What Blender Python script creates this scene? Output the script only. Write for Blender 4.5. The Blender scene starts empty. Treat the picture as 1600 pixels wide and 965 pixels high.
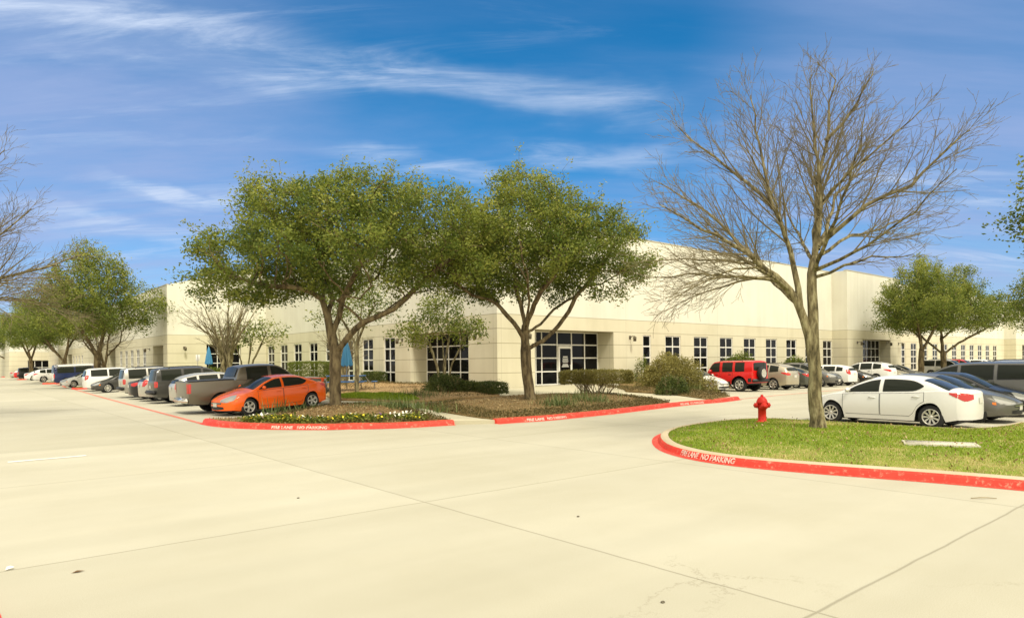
import bpy, bmesh, math, random
import numpy as np
from mathutils import Vector, Matrix
from mathutils.bvhtree import BVHTree
from mathutils.geometry import delaunay_2d_cdt

sc = bpy.context.scene
COL = sc.collection
PI = math.pi
rnd = random.Random(11)
rad = math.radians

# ------------------------------------------------------------------ survey: camera frame and ground
FPX, EYE, TH = 1050.0, 1.9, rad(40)
RV = (math.cos(TH), -math.sin(TH))      # towards the right of the view
FV = (math.sin(TH), math.cos(TH))       # away from the viewpoint

def clip(v, a=0., b=1.): return max(a, min(b, v))
def sstep(a, b, v):
    t = clip((v-a)/(b-a)); return t*t*(3-2*t)

def zg(X, Y):
    """lot level: flat road, rising gently to the building plinth"""
    a = clip((X-8.5)/10.)
    b1 = clip((Y-17.5)/11.); b2 = clip((Y-26.3)/3.3)
    t = clip((X-29.)/2.5)
    return .45*min(a, b1*(1-t)+b2*t)

def hz(x): return 574-.0095*x
def at(x, y, dz=0.):
    """ground point seen along a surveyed sight line (iterated on the slope)"""
    z = dz
    for _ in range(12):
        d = FPX*(EYE-z)/(y-hz(x)); xc = (x-800)/FPX*d
        X = xc*RV[0]+d*FV[0]; Y = xc*RV[1]+d*FV[1]
        z = .5*z+.5*(zg(X, Y)+dz)
    return (X, Y, z)
def loc2(X0, Y0, u, w): return (X0+u*RV[0]+w*FV[0], Y0+u*RV[1]+w*FV[1])

# ------------------------------------------------------------------ object helpers
def tag(o, label=None, cat=None, group=None, kind=None):
    if label: o['label'] = label
    if cat: o['category'] = cat
    if group: o['group'] = group
    if kind: o['kind'] = kind
    return o
def empty(name, loc=(0,0,0), rz=0., label=None, cat=None, group=None):
    o = bpy.data.objects.new(name, None); COL.objects.link(o)
    o.location = loc; o.rotation_euler = (0,0,rz); o.empty_display_size = .2
    return tag(o, label, cat, group)
def link(name, me, mats=None, parent=None):
    o = bpy.data.objects.new(name, me); COL.objects.link(o)
    if mats is not None and len(me.materials) == 0:
        for m in (mats if isinstance(mats, (list, tuple)) else [mats]): me.materials.append(m)
    if parent: o.parent = parent
    return o
def copy_tree(o, parent=None):
    c = o.copy(); COL.objects.link(c)
    if parent is not None: c.parent = parent
    for ch in list(o.children): copy_tree(ch, c)
    return c

class MB:
    """collects faces for one mesh"""
    def __init__(s): s.v = []; s.f = []; s.m = []; s.sm = []
    def add(s, vs, fs, mi=0, smooth=False):
        b = len(s.v); s.v += [tuple(p) for p in vs]
        for f in fs: s.f.append(tuple(i+b for i in f)); s.m.append(mi); s.sm.append(smooth)
        return b
    def box(s, x0, x1, y0, y1, z0, z1, mi=0):
        s.add([(x0,y0,z0),(x1,y0,z0),(x1,y1,z0),(x0,y1,z0),(x0,y0,z1),(x1,y0,z1),(x1,y1,z1),(x0,y1,z1)],
              [(0,3,2,1),(4,5,6,7),(0,1,5,4),(1,2,6,5),(2,3,7,6),(3,0,4,7)], mi)
    def quad(s, a, b, c, d, mi=0): s.add([a,b,c,d], [(0,1,2,3)], mi)
    def tube(s, pts, radii, k=8, mi=0, cap=True):
        n = len(pts); P = [Vector(p) for p in pts]
        ref = None; vs = []
        for i in range(n):
            t = (P[min(i+1,n-1)]-P[max(i-1,0)])
            if t.length < 1e-9: t = Vector((0,0,1))
            t.normalize()
            if ref is None:
                ref = Vector((1,0,0)) if abs(t.x) < .9 else Vector((0,1,0))
            ref = (ref - t*ref.dot(t)).normalized(); bi = t.cross(ref)
            for j in range(k):
                a = 2*PI*j/k
                q = P[i]+(ref*math.cos(a)+bi*math.sin(a))*radii[i]; vs.append((q.x,q.y,q.z))
        fs = [(i*k+j, i*k+(j+1)%k, (i+1)*k+(j+1)%k, (i+1)*k+j) for i in range(n-1) for j in range(k)]
        s.add(vs, fs, mi, True)
        if cap and k > 4:
            b = len(s.v)
            s.add(vs[:k], [tuple(range(k-1,-1,-1))], mi); s.add(vs[-k:], [tuple(range(k))], mi)
    def lathe(s, prof, k=20, mi=0, axis='z', c=(0,0,0), a0=0.):
        vs = []
        for r, h in prof:
            for j in range(k):
                a = 2*PI*j/k+a0
                if axis == 'z': vs.append((c[0]+r*math.cos(a), c[1]+r*math.sin(a), c[2]+h))
                elif axis == 'y': vs.append((c[0]+r*math.cos(a), c[1]+h, c[2]+r*math.sin(a)))
                else: vs.append((c[0]+h, c[1]+r*math.cos(a), c[2]+r*math.sin(a)))
        n = len(prof)
        s.add(vs, [(i*k+j, i*k+(j+1)%k, (i+1)*k+(j+1)%k, (i+1)*k+j) for i in range(n-1) for j in range(k)], mi, True)
    def mesh(s, name):
        me = bpy.data.meshes.new(name); me.from_pydata(s.v, [], s.f)
        me.polygons.foreach_set('material_index', s.m); me.polygons.foreach_set('use_smooth', s.sm); me.update()
        return me
    def build(s, name, mats=None, parent=None): return link(name, s.mesh(name), mats, parent)

def fix_normals(me):
    bm = bmesh.new(); bm.from_mesh(me); bmesh.ops.remove_doubles(bm, verts=bm.verts, dist=1e-4)
    bmesh.ops.recalc_face_normals(bm, faces=bm.faces); bm.to_mesh(me); bm.free(); me.update(); return me

def rbox(sx, sy, sz, bev, seg=2, c=(0,0,0)):
    bm = bmesh.new(); bmesh.ops.create_cube(bm, size=1)
    for v in bm.verts: v.co = Vector((v.co.x*sx+c[0], v.co.y*sy+c[1], v.co.z*sz+c[2]))
    bmesh.ops.bevel(bm, geom=bm.edges[:], offset=bev, segments=seg, affect='EDGES')
    for f in bm.faces: f.smooth = True
    me = bpy.data.meshes.new('box'); bm.to_mesh(me); bm.free(); return me

# ------------------------------------------------------------------ materials
def nmat(name):
    m = bpy.data.materials.new(name); m.use_nodes = True
    nt = m.node_tree; return m, nt, nt.nodes['Principled BSDF']
def N(nt, t, **kw):
    n = nt.nodes.new(t)
    for k, v in kw.items():
        if hasattr(n, k): setattr(n, k, v)
        else: n.inputs[k].default_value = v
    return n
def L(nt, a, b): nt.links.new(a, b)
def ramp(nt, stops):
    r = nt.nodes.new('ShaderNodeValToRGB'); e = r.color_ramp.elements
    while len(e) < len(stops): e.new(.5)
    for i, (p, c) in enumerate(stops):
        e[i].position = p; e[i].color = (*c, 1) if len(c) == 3 else c
    return r
def plain(name, col, rough=.5, metal=0., spec=.5, coat=0.):
    m, nt, b = nmat(name)
    b.inputs['Base Color'].default_value = (*col, 1); b.inputs['Roughness'].default_value = rough
    b.inputs['Metallic'].default_value = metal; b.inputs['Specular IOR Level'].default_value = spec
    b.inputs['Coat Weight'].default_value = coat; b.inputs['Coat Roughness'].default_value = .04
    return m
def noisy(name, c1, c2, scale=4., rough=.8, bump=.0, detail=6., c3=None, space='pos', bscale=None):
    m, nt, b = nmat(name)
    if space == 'pos': src = N(nt, 'ShaderNodeNewGeometry').outputs['Position']
    else:
        mq = N(nt, 'ShaderNodeMapping'); mq.inputs['Scale'].default_value = (1,1,.28); L(nt, N(nt, 'ShaderNodeTexCoord').outputs['Object'], mq.inputs['Vector']); src = mq.outputs[0]
    n = N(nt, 'ShaderNodeTexNoise', Scale=scale, Detail=detail, Roughness=.6); L(nt, src, n.inputs['Vector'])
    st = [(.3, c1), (.7, c2)] if c3 is None else ([(.38, c1), (.5, c2), (.62, c3)] if space == 'obj' else [(.28, c1), (.5, c2), (.72, c3)])
    r = ramp(nt, st); L(nt, n.outputs['Fac'], r.inputs['Fac']); L(nt, r.outputs['Color'], b.inputs['Base Color'])
    b.inputs['Roughness'].default_value = rough; b.inputs['Specular IOR Level'].default_value = .25
    if bump:
        n2 = N(nt, 'ShaderNodeTexNoise', Scale=bscale or scale*6, Detail=5.); L(nt, src, n2.inputs['Vector'])
        bp = N(nt, 'ShaderNodeBump', Strength=bump, Distance=.03); L(nt, n2.outputs['Fac'], bp.inputs['Height'])
        L(nt, bp.outputs['Normal'], b.inputs['Normal'])
    return m

def concrete_mat(name, c1, c2, joints=True):
    m, nt, b = nmat(name)
    pos = N(nt, 'ShaderNodeNewGeometry').outputs['Position']
    n1 = N(nt, 'ShaderNodeTexNoise', Scale=.35, Detail=8., Roughness=.62); L(nt, pos, n1.inputs['Vector'])
    r1 = ramp(nt, [(.3, c1), (.7, c2)]); L(nt, n1.outputs['Fac'], r1.inputs['Fac'])
    # broad tyre-polished streaks
    mp = N(nt, 'ShaderNodeMapping'); mp.inputs['Scale'].default_value = (.12, 1.1, 1); mp.inputs['Rotation'].default_value = (0,0,rad(18)); L(nt, pos, mp.inputs['Vector'])
    n2 = N(nt, 'ShaderNodeTexNoise', Scale=.9, Detail=6.); L(nt, mp.outputs['Vector'], n2.inputs['Vector'])
    r2 = ramp(nt, [(.35, (.955,.955,.95)), (.65, (1.03,1.03,1.03))]); L(nt, n2.outputs['Fac'], r2.inputs['Fac'])
    mx = N(nt, 'ShaderNodeMix', data_type='RGBA', blend_type='MULTIPLY'); mx.inputs['Factor'].default_value = 1
    L(nt, r1.outputs['Color'], mx.inputs['A']); L(nt, r2.outputs['Color'], mx.inputs['B'])
    # fine aggregate speckle
    n3 = N(nt, 'ShaderNodeTexNoise', Scale=120., Detail=4., Roughness=.7); L(nt, pos, n3.inputs['Vector'])
    r3 = ramp(nt, [(.3, (.80,.79,.76)), (.62, (1.05,1.05,1.05))]); L(nt, n3.outputs['Fac'], r3.inputs['Fac'])
    mx2 = N(nt, 'ShaderNodeMix', data_type='RGBA', blend_type='MULTIPLY'); mx2.inputs['Factor'].default_value = 1
    L(nt, mx.outputs['Result'], mx2.inputs['A']); L(nt, r3.outputs['Color'], mx2.inputs['B'])
    # rust and oil stains
    n4 = N(nt, 'ShaderNodeTexNoise', Scale=1.3, Detail=7., Roughness=.7); L(nt, pos, n4.inputs['Vector'])
    r4 = ramp(nt, [(.66, (0,0,0)), (.8, (.28,.28,.28))]); L(nt, n4.outputs['Fac'], r4.inputs['Fac'])
    mx3 = N(nt, 'ShaderNodeMix', data_type='RGBA'); L(nt, r4.outputs['Color'], mx3.inputs['Factor'])
    L(nt, mx2.outputs['Result'], mx3.inputs['A']); mx3.inputs['B'].default_value = (c1[0]*.78, c1[1]*.68, c1[2]*.5, 1)
    out = mx3.outputs['Result']
    if joints:
        # each slab was poured on its own day: slightly different tone, with a few wandering cracks
        ds = N(nt, 'ShaderNodeVectorMath', operation='SUBTRACT'); L(nt, pos, ds.inputs[0]); ds.inputs[1].default_value = (5.0,2.42,0)
        dv = N(nt, 'ShaderNodeVectorMath', operation='DIVIDE'); L(nt, ds.outputs[0], dv.inputs[0]); dv.inputs[1].default_value = (5.44,5.44,1e6)
        fl = N(nt, 'ShaderNodeVectorMath', operation='FLOOR'); L(nt, dv.outputs[0], fl.inputs[0])
        wn = N(nt, 'ShaderNodeTexWhiteNoise'); L(nt, fl.outputs[0], wn.inputs['Vector'])
        wr = ramp(nt, [(0., (.93,.93,.92)), (1., (1.03,1.03,1.035))]); L(nt, wn.outputs['Value'], wr.inputs['Fac'])
        m7 = N(nt, 'ShaderNodeMix', data_type='RGBA', blend_type='MULTIPLY'); m7.inputs['Factor'].default_value = 1; L(nt, out, m7.inputs['A']); L(nt, wr.outputs['Color'], m7.inputs['B']); out = m7.outputs['Result']
        nw = N(nt, 'ShaderNodeTexNoise', Scale=.8, Detail=8., Roughness=.7); L(nt, pos, nw.inputs['Vector'])
        nv = N(nt, 'ShaderNodeVectorMath', operation='SCALE'); L(nt, nw.outputs['Color'], nv.inputs[0]); nv.inputs['Scale'].default_value = 1.6
        na = N(nt, 'ShaderNodeVectorMath', operation='ADD'); L(nt, pos, na.inputs[0]); L(nt, nv.outputs[0], na.inputs[1])
        vo = N(nt, 'ShaderNodeTexVoronoi', feature='DISTANCE_TO_EDGE', Scale=.16); L(nt, na.outputs[0], vo.inputs['Vector'])
        ck = N(nt, 'ShaderNodeMapRange'); ck.inputs['From Min'].default_value = .0006; ck.inputs['From Max'].default_value = .0022; ck.inputs['To Min'].default_value = 1; ck.inputs['To Max'].default_value = 0; L(nt, vo.outputs['Distance'], ck.inputs['Value'])
        nm = N(nt, 'ShaderNodeTexNoise', Scale=.22, Detail=2.); L(nt, pos, nm.inputs['Vector'])
        nk = N(nt, 'ShaderNodeMapRange'); nk.inputs['From Min'].default_value = .5; nk.inputs['From Max'].default_value = .62; nk.inputs['To Max'].default_value = .32; L(nt, nm.outputs['Fac'], nk.inputs['Value'])
        mk = N(nt, 'ShaderNodeMath', operation='MULTIPLY'); L(nt, ck.outputs[0], mk.inputs[0]); L(nt, nk.outputs[0], mk.inputs[1])
        m8 = N(nt, 'ShaderNodeMix', data_type='RGBA'); L(nt, mk.outputs[0], m8.inputs['Factor']); L(nt, out, m8.inputs['A']); m8.inputs['B'].default_value = (.16,.13,.08,1); out = m8.outputs['Result']
    # oil drips and gum spots
    n6 = N(nt, 'ShaderNodeTexVoronoi', Scale=2.3); L(nt, pos, n6.inputs['Vector'])
    n7 = N(nt, 'ShaderNodeTexNoise', Scale=.5, Detail=3.); L(nt, pos, n7.inputs['Vector'])
    th = N(nt, 'ShaderNodeMapRange'); th.inputs['From Min'].default_value = .52; th.inputs['From Max'].default_value = .75; th.inputs['To Min'].default_value = .0; th.inputs['To Max'].default_value = .075; L(nt, n7.outputs['Fac'], th.inputs['Value'])
    lt = N(nt, 'ShaderNodeMath', operation='LESS_THAN'); L(nt, n6.outputs['Distance'], lt.inputs[0]); L(nt, th.outputs[0], lt.inputs[1])
    sc2 = N(nt, 'ShaderNodeMath', operation='MULTIPLY'); L(nt, lt.outputs[0], sc2.inputs[0]); sc2.inputs[1].default_value = .3
    mx5 = N(nt, 'ShaderNodeMix', data_type='RGBA'); L(nt, sc2.outputs[0], mx5.inputs['Factor']); L(nt, out, mx5.inputs['A']); mx5.inputs['B'].default_value = (.16,.14,.09,1); out = mx5.outputs['Result']
    if joints:
        sp = N(nt, 'ShaderNodeSeparateXYZ')
        wob = N(nt, 'ShaderNodeTexNoise', Scale=1.2, Detail=5.); L(nt, pos, wob.inputs['Vector'])
        ws = N(nt, 'ShaderNodeVectorMath', operation='SCALE'); L(nt, wob.outputs['Color'], ws.inputs[0]); ws.inputs['Scale'].default_value = .05
        wa = N(nt, 'ShaderNodeVectorMath', operation='ADD'); L(nt, pos, wa.inputs[0]); L(nt, ws.outputs[0], wa.inputs[1])
        L(nt, wa.outputs[0], sp.inputs[0])
        fs = []
        for ax, off in (('X', 5.0+.025), ('Y', 2.42+.025)):
            a = N(nt, 'ShaderNodeMath', operation='SUBTRACT'); L(nt, sp.outputs[ax], a.inputs[0]); a.inputs[1].default_value = off
            p = N(nt, 'ShaderNodeMath', operation='PINGPONG'); L(nt, a.outputs[0], p.inputs[0]); p.inputs[1].default_value = 2.72
            mr = N(nt, 'ShaderNodeMapRange'); mr.inputs['From Min'].default_value = .006; mr.inputs['From Max'].default_value = .02
            mr.inputs['To Min'].default_value = .42; mr.inputs['To Max'].default_value = 0; L(nt, p.outputs[0], mr.inputs['Value']); fs.append(mr.outputs[0])
        mm = N(nt, 'ShaderNodeMath', operation='MAXIMUM'); L(nt, fs[0], mm.inputs[0]); L(nt, fs[1], mm.inputs[1])
        mx4 = N(nt, 'ShaderNodeMix', data_type='RGBA'); L(nt, mm.outputs[0], mx4.inputs['Factor']); L(nt, out, mx4.inputs['A'])
        mx4.inputs['B'].default_value = (.10,.085,.05,1); out = mx4.outputs['Result']
    L(nt, out, b.inputs['Base Color']); b.inputs['Roughness'].default_value = .85; b.inputs['Specular IOR Level'].default_value = .2
    bp = N(nt, 'ShaderNodeBump', Strength=.10, Distance=.006); L(nt, n3.outputs['Fac'], bp.inputs['Height']); L(nt, bp.outputs['Normal'], b.inputs['Normal'])
    return m

def wall_mat():
    m, nt, b = nmat('tilt_wall_paint')
    pos = N(nt, 'ShaderNodeNewGeometry').outputs['Position']
    sp = N(nt, 'ShaderNodeSeparateXYZ'); L(nt, pos, sp.inputs[0])
    n1 = N(nt, 'ShaderNodeTexNoise', Scale=.5, Detail=7.); L(nt, pos, n1.inputs['Vector'])
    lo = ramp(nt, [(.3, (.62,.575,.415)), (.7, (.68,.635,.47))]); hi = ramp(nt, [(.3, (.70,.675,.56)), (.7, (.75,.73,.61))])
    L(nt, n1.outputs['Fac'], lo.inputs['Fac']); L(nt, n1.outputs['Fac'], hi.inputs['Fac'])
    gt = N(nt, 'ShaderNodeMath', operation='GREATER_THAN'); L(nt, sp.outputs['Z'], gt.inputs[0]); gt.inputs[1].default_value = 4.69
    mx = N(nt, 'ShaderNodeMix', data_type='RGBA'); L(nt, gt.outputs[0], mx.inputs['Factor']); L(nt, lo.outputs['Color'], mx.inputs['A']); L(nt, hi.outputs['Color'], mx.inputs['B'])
    # vertical weather streaks
    mp = N(nt, 'ShaderNodeMapping'); mp.inputs['Scale'].default_value = (1.6,1.6,.12); L(nt, pos, mp.inputs['Vector'])
    n2 = N(nt, 'ShaderNodeTexNoise', Scale=1., Detail=6.); L(nt, mp.outputs['Vector'], n2.inputs['Vector'])
    r2 = ramp(nt, [(.3, (.95,.945,.93)), (.6, (1.01,1.01,1.01))]); L(nt, n2.outputs['Fac'], r2.inputs['Fac'])
    m2 = N(nt, 'ShaderNodeMix', data_type='RGBA', blend_type='MULTIPLY'); m2.inputs['Factor'].default_value = 1
    L(nt, mx.outputs['Result'], m2.inputs['A']); L(nt, r2.outputs['Color'], m2.inputs['B'])
    # reveal grooves
    last = None
    for z in (1.32, 2.17, 3.02, 3.86, 4.69):
        a = N(nt, 'ShaderNodeMath', operation='SUBTRACT'); L(nt, sp.outputs['Z'], a.inputs[0]); a.inputs[1].default_value = z
        c = N(nt, 'ShaderNodeMath', operation='ABSOLUTE'); L(nt, a.outputs[0], c.inputs[0])
        if last is None: last = c.outputs[0]
        else:
            q = N(nt, 'ShaderNodeMath', operation='MINIMUM'); L(nt, last, q.inputs[0]); L(nt, c.outputs[0], q.inputs[1]); last = q.outputs[0]
    for ax, off, per in (('X', 24.1, 5.4), ('Y', 30.0, 6.6)):
        a = N(nt, 'ShaderNodeMath', operation='SUBTRACT'); L(nt, sp.outputs[ax], a.inputs[0]); a.inputs[1].default_value = off
        p = N(nt, 'ShaderNodeMath', operation='PINGPONG'); L(nt, a.outputs[0], p.inputs[0]); p.inputs[1].default_value = per
        # only wall faces whose run follows this axis carry its panel joints
        ad = N(nt, 'ShaderNodeMath', operation='ADD'); L(nt, p.outputs[0], ad.inputs[0]); ad.inputs[1].default_value = .012
        q = N(nt, 'ShaderNodeMath', operation='MINIMUM'); L(nt, last, q.inputs[0]); L(nt, ad.outputs[0], q.inputs[1]); last = q.outputs[0]
    mr = N(nt, 'ShaderNodeMapRange'); mr.inputs['From Min'].default_value = .012; mr.inputs['From Max'].default_value = .024
    mr.inputs['To Min'].default_value = .72; mr.inputs['To Max'].default_value = 0; L(nt, last, mr.inputs['Value'])
    m3 = N(nt, 'ShaderNodeMix', data_type='RGBA'); L(nt, mr.outputs[0], m3.inputs['Factor']); L(nt, m2.outputs['Result'], m3.inputs['A'])
    m3.inputs['B'].default_value = (.22,.18,.09,1); L(nt, m3.outputs['Result'], b.inputs['Base Color'])
    b.inputs['Roughness'].default_value = .8; b.inputs['Specular IOR Level'].default_value = .2
    n5 = N(nt, 'ShaderNodeTexNoise', Scale=40., Detail=3.); L(nt, pos, n5.inputs['Vector'])
    bp = N(nt, 'ShaderNodeBump', Strength=.15, Distance=.01); L(nt, n5.outputs['Fac'], bp.inputs['Height']); L(nt, bp.outputs['Normal'], b.inputs['Normal'])
    return m

def leaf_mat(name, cA, cB, cC, trans=.35, rough=.55):
    """leaf colour varies from leaf to leaf (stored per leaf), light passes through"""
    m, nt, b = nmat(name)
    at_ = N(nt, 'ShaderNodeAttribute', attribute_name='tint')
    r = ramp(nt, [(0., cA), (.55, cB), (1., cC)]); L(nt, at_.outputs['Fac'], r.inputs['Fac'])
    L(nt, r.outputs['Color'], b.inputs['Base Color']); b.inputs['Roughness'].default_value = rough; b.inputs['Specular IOR Level'].default_value = .3
    t = N(nt, 'ShaderNodeBsdfTranslucent'); L(nt, r.outputs['Color'], t.inputs['Color'])
    mx = N(nt, 'ShaderNodeMixShader'); mx.inputs[0].default_value = trans
    L(nt, b.outputs[0], mx.inputs[1]); L(nt, t.outputs[0], mx.inputs[2])
    L(nt, mx.outputs[0], nt.nodes['Material Output'].inputs['Surface'])
    return m

def paint_fade(name, col, under, amt=.5, rough=.6):
    m, nt, b = nmat(name)
    pos = N(nt, 'ShaderNodeNewGeometry').outputs['Position']
    n = N(nt, 'ShaderNodeTexNoise', Scale=9., Detail=8., Roughness=.75); L(nt, pos, n.inputs['Vector'])
    r = ramp(nt, [(amt, (0,0,0)), (amt+.13, (1,1,1))]); L(nt, n.outputs['Fac'], r.inputs['Fac'])
    n2 = N(nt, 'ShaderNodeTexNoise', Scale=2., Detail=4.); L(nt, pos, n2.inputs['Vector'])
    r2 = ramp(nt, [(.3, tuple(c*.85 for c in col)), (.7, tuple(min(1, c*1.1) for c in col))]); L(nt, n2.outputs['Fac'], r2.inputs['Fac'])
    mx = N(nt, 'ShaderNodeMix', data_type='RGBA'); L(nt, r.outputs['Color'], mx.inputs['Factor']); L(nt, r2.outputs['Color'], mx.inputs['A']); mx.inputs['B'].default_value = (*under, 1)
    L(nt, mx.outputs['Result'], b.inputs['Base Color']); b.inputs['Roughness'].default_value = rough; b.inputs['Specular IOR Level'].default_value = .2
    return m

CON1, CON2 = (.445,.418,.317), (.495,.47,.37)
M = {}
M['concrete'] = concrete_mat('road_concrete', CON1, CON2)
M['walk'] = concrete_mat('walk_concrete', (.47,.43,.305), (.53,.495,.36), False)
M['kerb'] = concrete_mat('kerb_concrete', (.46,.38,.25), (.58,.49,.34), False)
M['red'] = paint_fade('red_kerb_paint', (.68,.055,.035), (.56,.30,.2), .545)
M['redline'] = paint_fade('worn_red_line_paint', (.66,.16,.10), CON2, .52)
M['white_paint'] = paint_fade('white_road_paint', (.76,.75,.68), CON2, .62)
M['letter'] = paint_fade('worn_white_lettering', (.72,.58,.48), (.68,.10,.06), .5)
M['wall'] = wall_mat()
M['soil'] = noisy('mulch_soil', (.10,.065,.025), (.19,.13,.05), 3.5, .95, .8, 9, (.27,.19,.085))
M['lawn'] = noisy('turf_soil', (.12,.17,.014), (.18,.23,.025), 1.2, .95, .5, 8, (.38,.30,.12))
M['tan_soil'] = noisy('leaf_strewn_soil', (.30,.19,.08), (.42,.29,.14), 3., .95, .6, 8)
M['bark'] = noisy('oak_bark', (.07,.052,.028), (.16,.12,.065), 7., .95, 1., 9, (.24,.19,.10), 'obj', 26)
M['bark2'] = noisy('grey_bark', (.07,.058,.03), (.19,.155,.08), 9., .95, 1., 9, (.33,.29,.16), 'obj', 26)
M['twig'] = noisy('twig_bark', (.14,.115,.065), (.25,.21,.12), 4., .9, 0, 4, None, 'obj')
M['glass'] = plain('window_glass', (.006,.006,.006), .03, 0, .12)
M['glass2'] = plain('reflective_window_glass', (.02,.022,.018), .04, 0, .6)
M['frame'] = plain('white_window_frame', (.80,.78,.70), .5)
M['coping'] = plain('metal_coping', (.5,.46,.34), .5)
M['lampmetal'] = plain('lamp_bronze', (.12,.10,.06), .5, .3)
M['tyre'] = plain('tyre_rubber', (.014,.014,.013), .8)
M['rim'] = plain('alloy_rim', (.62,.60,.53), .3, .6)
M['black'] = plain('black_plastic', (.012,.012,.012), .55)
M['chrome'] = plain('bright_trim', (.7,.68,.62), .15, .9)
M['carglass'] = plain('car_glass', (.022,.025,.018), .04, 0, .14)
M['headlamp'] = plain('headlamp_lens', (.36,.36,.33), .1, .4, .6)
M['taillamp'] = plain('tail_lamp_lens', (.52,.02,.012), .12, 0, .7)
M['amber'] = plain('amber_lens', (.8,.2,.02), .15)
M['white_enamel'] = plain('white_enamel', (.74,.73,.68), .25, 0, .5, .6)
M['plate'] = plain('licence_plate', (.62,.6,.52), .5)
M['hydrant'] = noisy('hydrant_paint', (.55,.022,.014), (.66,.035,.02), 6., .38, .2, 5, None, 'obj')
M['blue'] = noisy('blue_umbrella_canvas', (.055,.20,.36), (.085,.27,.45), 5., .8, .2, 5, None, 'obj')
M['bluecoat'] = plain('blue_coated_metal', (.07,.20,.50), .5)
M['postgrey'] = plain('grey_post_metal', (.35,.34,.3), .5, .3)
M['signwhite'] = plain('white_sign_face', (.75,.74,.68), .5)
M['stem'] = noisy('shrub_stems', (.17,.125,.065), (.32,.25,.13), 6., .9)
M['cover'] = noisy('utility_cover_concrete', (.50,.46,.36), (.6,.55,.43), 4., .85, .2)
M['leafoak'] = leaf_mat('live_oak_leaves', (.08,.125,.02), (.235,.275,.045), (.46,.45,.10), .46)
M['leafdark'] = leaf_mat('evergreen_leaves', (.045,.07,.015), (.095,.125,.026), (.19,.20,.045), .3)
M['leafbush'] = leaf_mat('dry_bush_leaves', (.15,.14,.03), (.30,.26,.07), (.46,.42,.14), .4)
M['leafbright'] = leaf_mat('bright_leaves', (.075,.10,.012), (.15,.19,.025), (.26,.28,.05), .35)
M['grassblade'] = leaf_mat('grass_blades', (.15,.245,.01), (.31,.39,.024), (.62,.52,.22), .3)
M['litter'] = leaf_mat('dry_leaf_litter', (.16,.09,.035), (.32,.21,.085), (.5,.38,.2), .15)
M['coverleaf'] = leaf_mat('ground_cover_leaves', (.06,.055,.016), (.125,.10,.03), (.22,.16,.06), .2)
M['blade'] = leaf_mat('strap_leaves', (.06,.10,.025), (.13,.17,.05), (.24,.26,.09), .25)
M['petal_y'] = plain('yellow_petals', (.8,.62,.03), .6)
M['petal_w'] = plain('white_petals', (.8,.76,.62), .6)
M['petal_p'] = plain('violet_petals', (.16,.06,.2), .6)

# ------------------------------------------------------------------ ground sheets
def sheet_grid(name, xs, ys, zf, mat):
    vs = [(x, y, zf(x, y)) for y in ys for x in xs]; nx = len(xs)
    fs = [(j*nx+i, j*nx+i+1, (j+1)*nx+i+1, (j+1)*nx+i) for j in range(len(ys)-1) for i in range(nx-1)]
    mb = MB(); mb.add(vs, fs, 0, True); return mb.build(name, mat)
xs = [-900,-300,-100,-40,-20,-10,0,5,7,8.5]+[9.5+i for i in range(10)]+[20,22,24,26,28,29,29.5,30,30.5,31,31.5,33,36,40,50,60,80,120,200,400,900]
ys = [-900,-300,-80,-20,-5,0,5,10,14,17.5]+[18.5+i*.9 for i in range(13)]+[29.6,31,34,40,50,60,80,120,200,400,900]
road = tag(sheet_grid('road', xs, sorted(ys), zg, M['concrete']), kind='structure')

def pip(p, poly):
    x, y = p; c = False; n = len(poly)
    for i in range(n):
        x1, y1 = poly[i][:2]; x2, y2 = poly[(i+1) % n][:2]
        if (y1 > y) != (y2 > y) and x < (x2-x1)*(y-y1)/(y2-y1)+x1: c = not c
    return c
def edge_dist(p, poly):
    best = 1e9; n = len(poly)
    for i in range(n):
        ax, ay = poly[i][:2]; bx, by = poly[(i+1) % n][:2]
        dx, dy = bx-ax, by-ay; l2 = dx*dx+dy*dy or 1e-9
        t = clip(((p[0]-ax)*dx+(p[1]-ay)*dy)/l2)
        best = min(best, math.hypot(p[0]-ax-t*dx, p[1]-ay-t*dy))
    return best
def resample(path, step):
    out = [Vector(path[0][:2])]
    for a, b in zip(path, path[1:]):
        a = Vector(a[:2]); b = Vector(b[:2]); n = max(1, int((b-a).length/step))
        for i in range(1, n+1): out.append(a+(b-a)*i/n)
    return [tuple(p) for p in out]
def smooth_path(path, it=2):
    p = [Vector(q[:2]) for q in path]
    for _ in range(it):
        q = [p[0]]
        for a, b in zip(p, p[1:]): q += [a*.75+b*.25, a*.25+b*.75]
        q.append(p[-1]); p = q
    return [tuple(v) for v in p]
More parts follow.
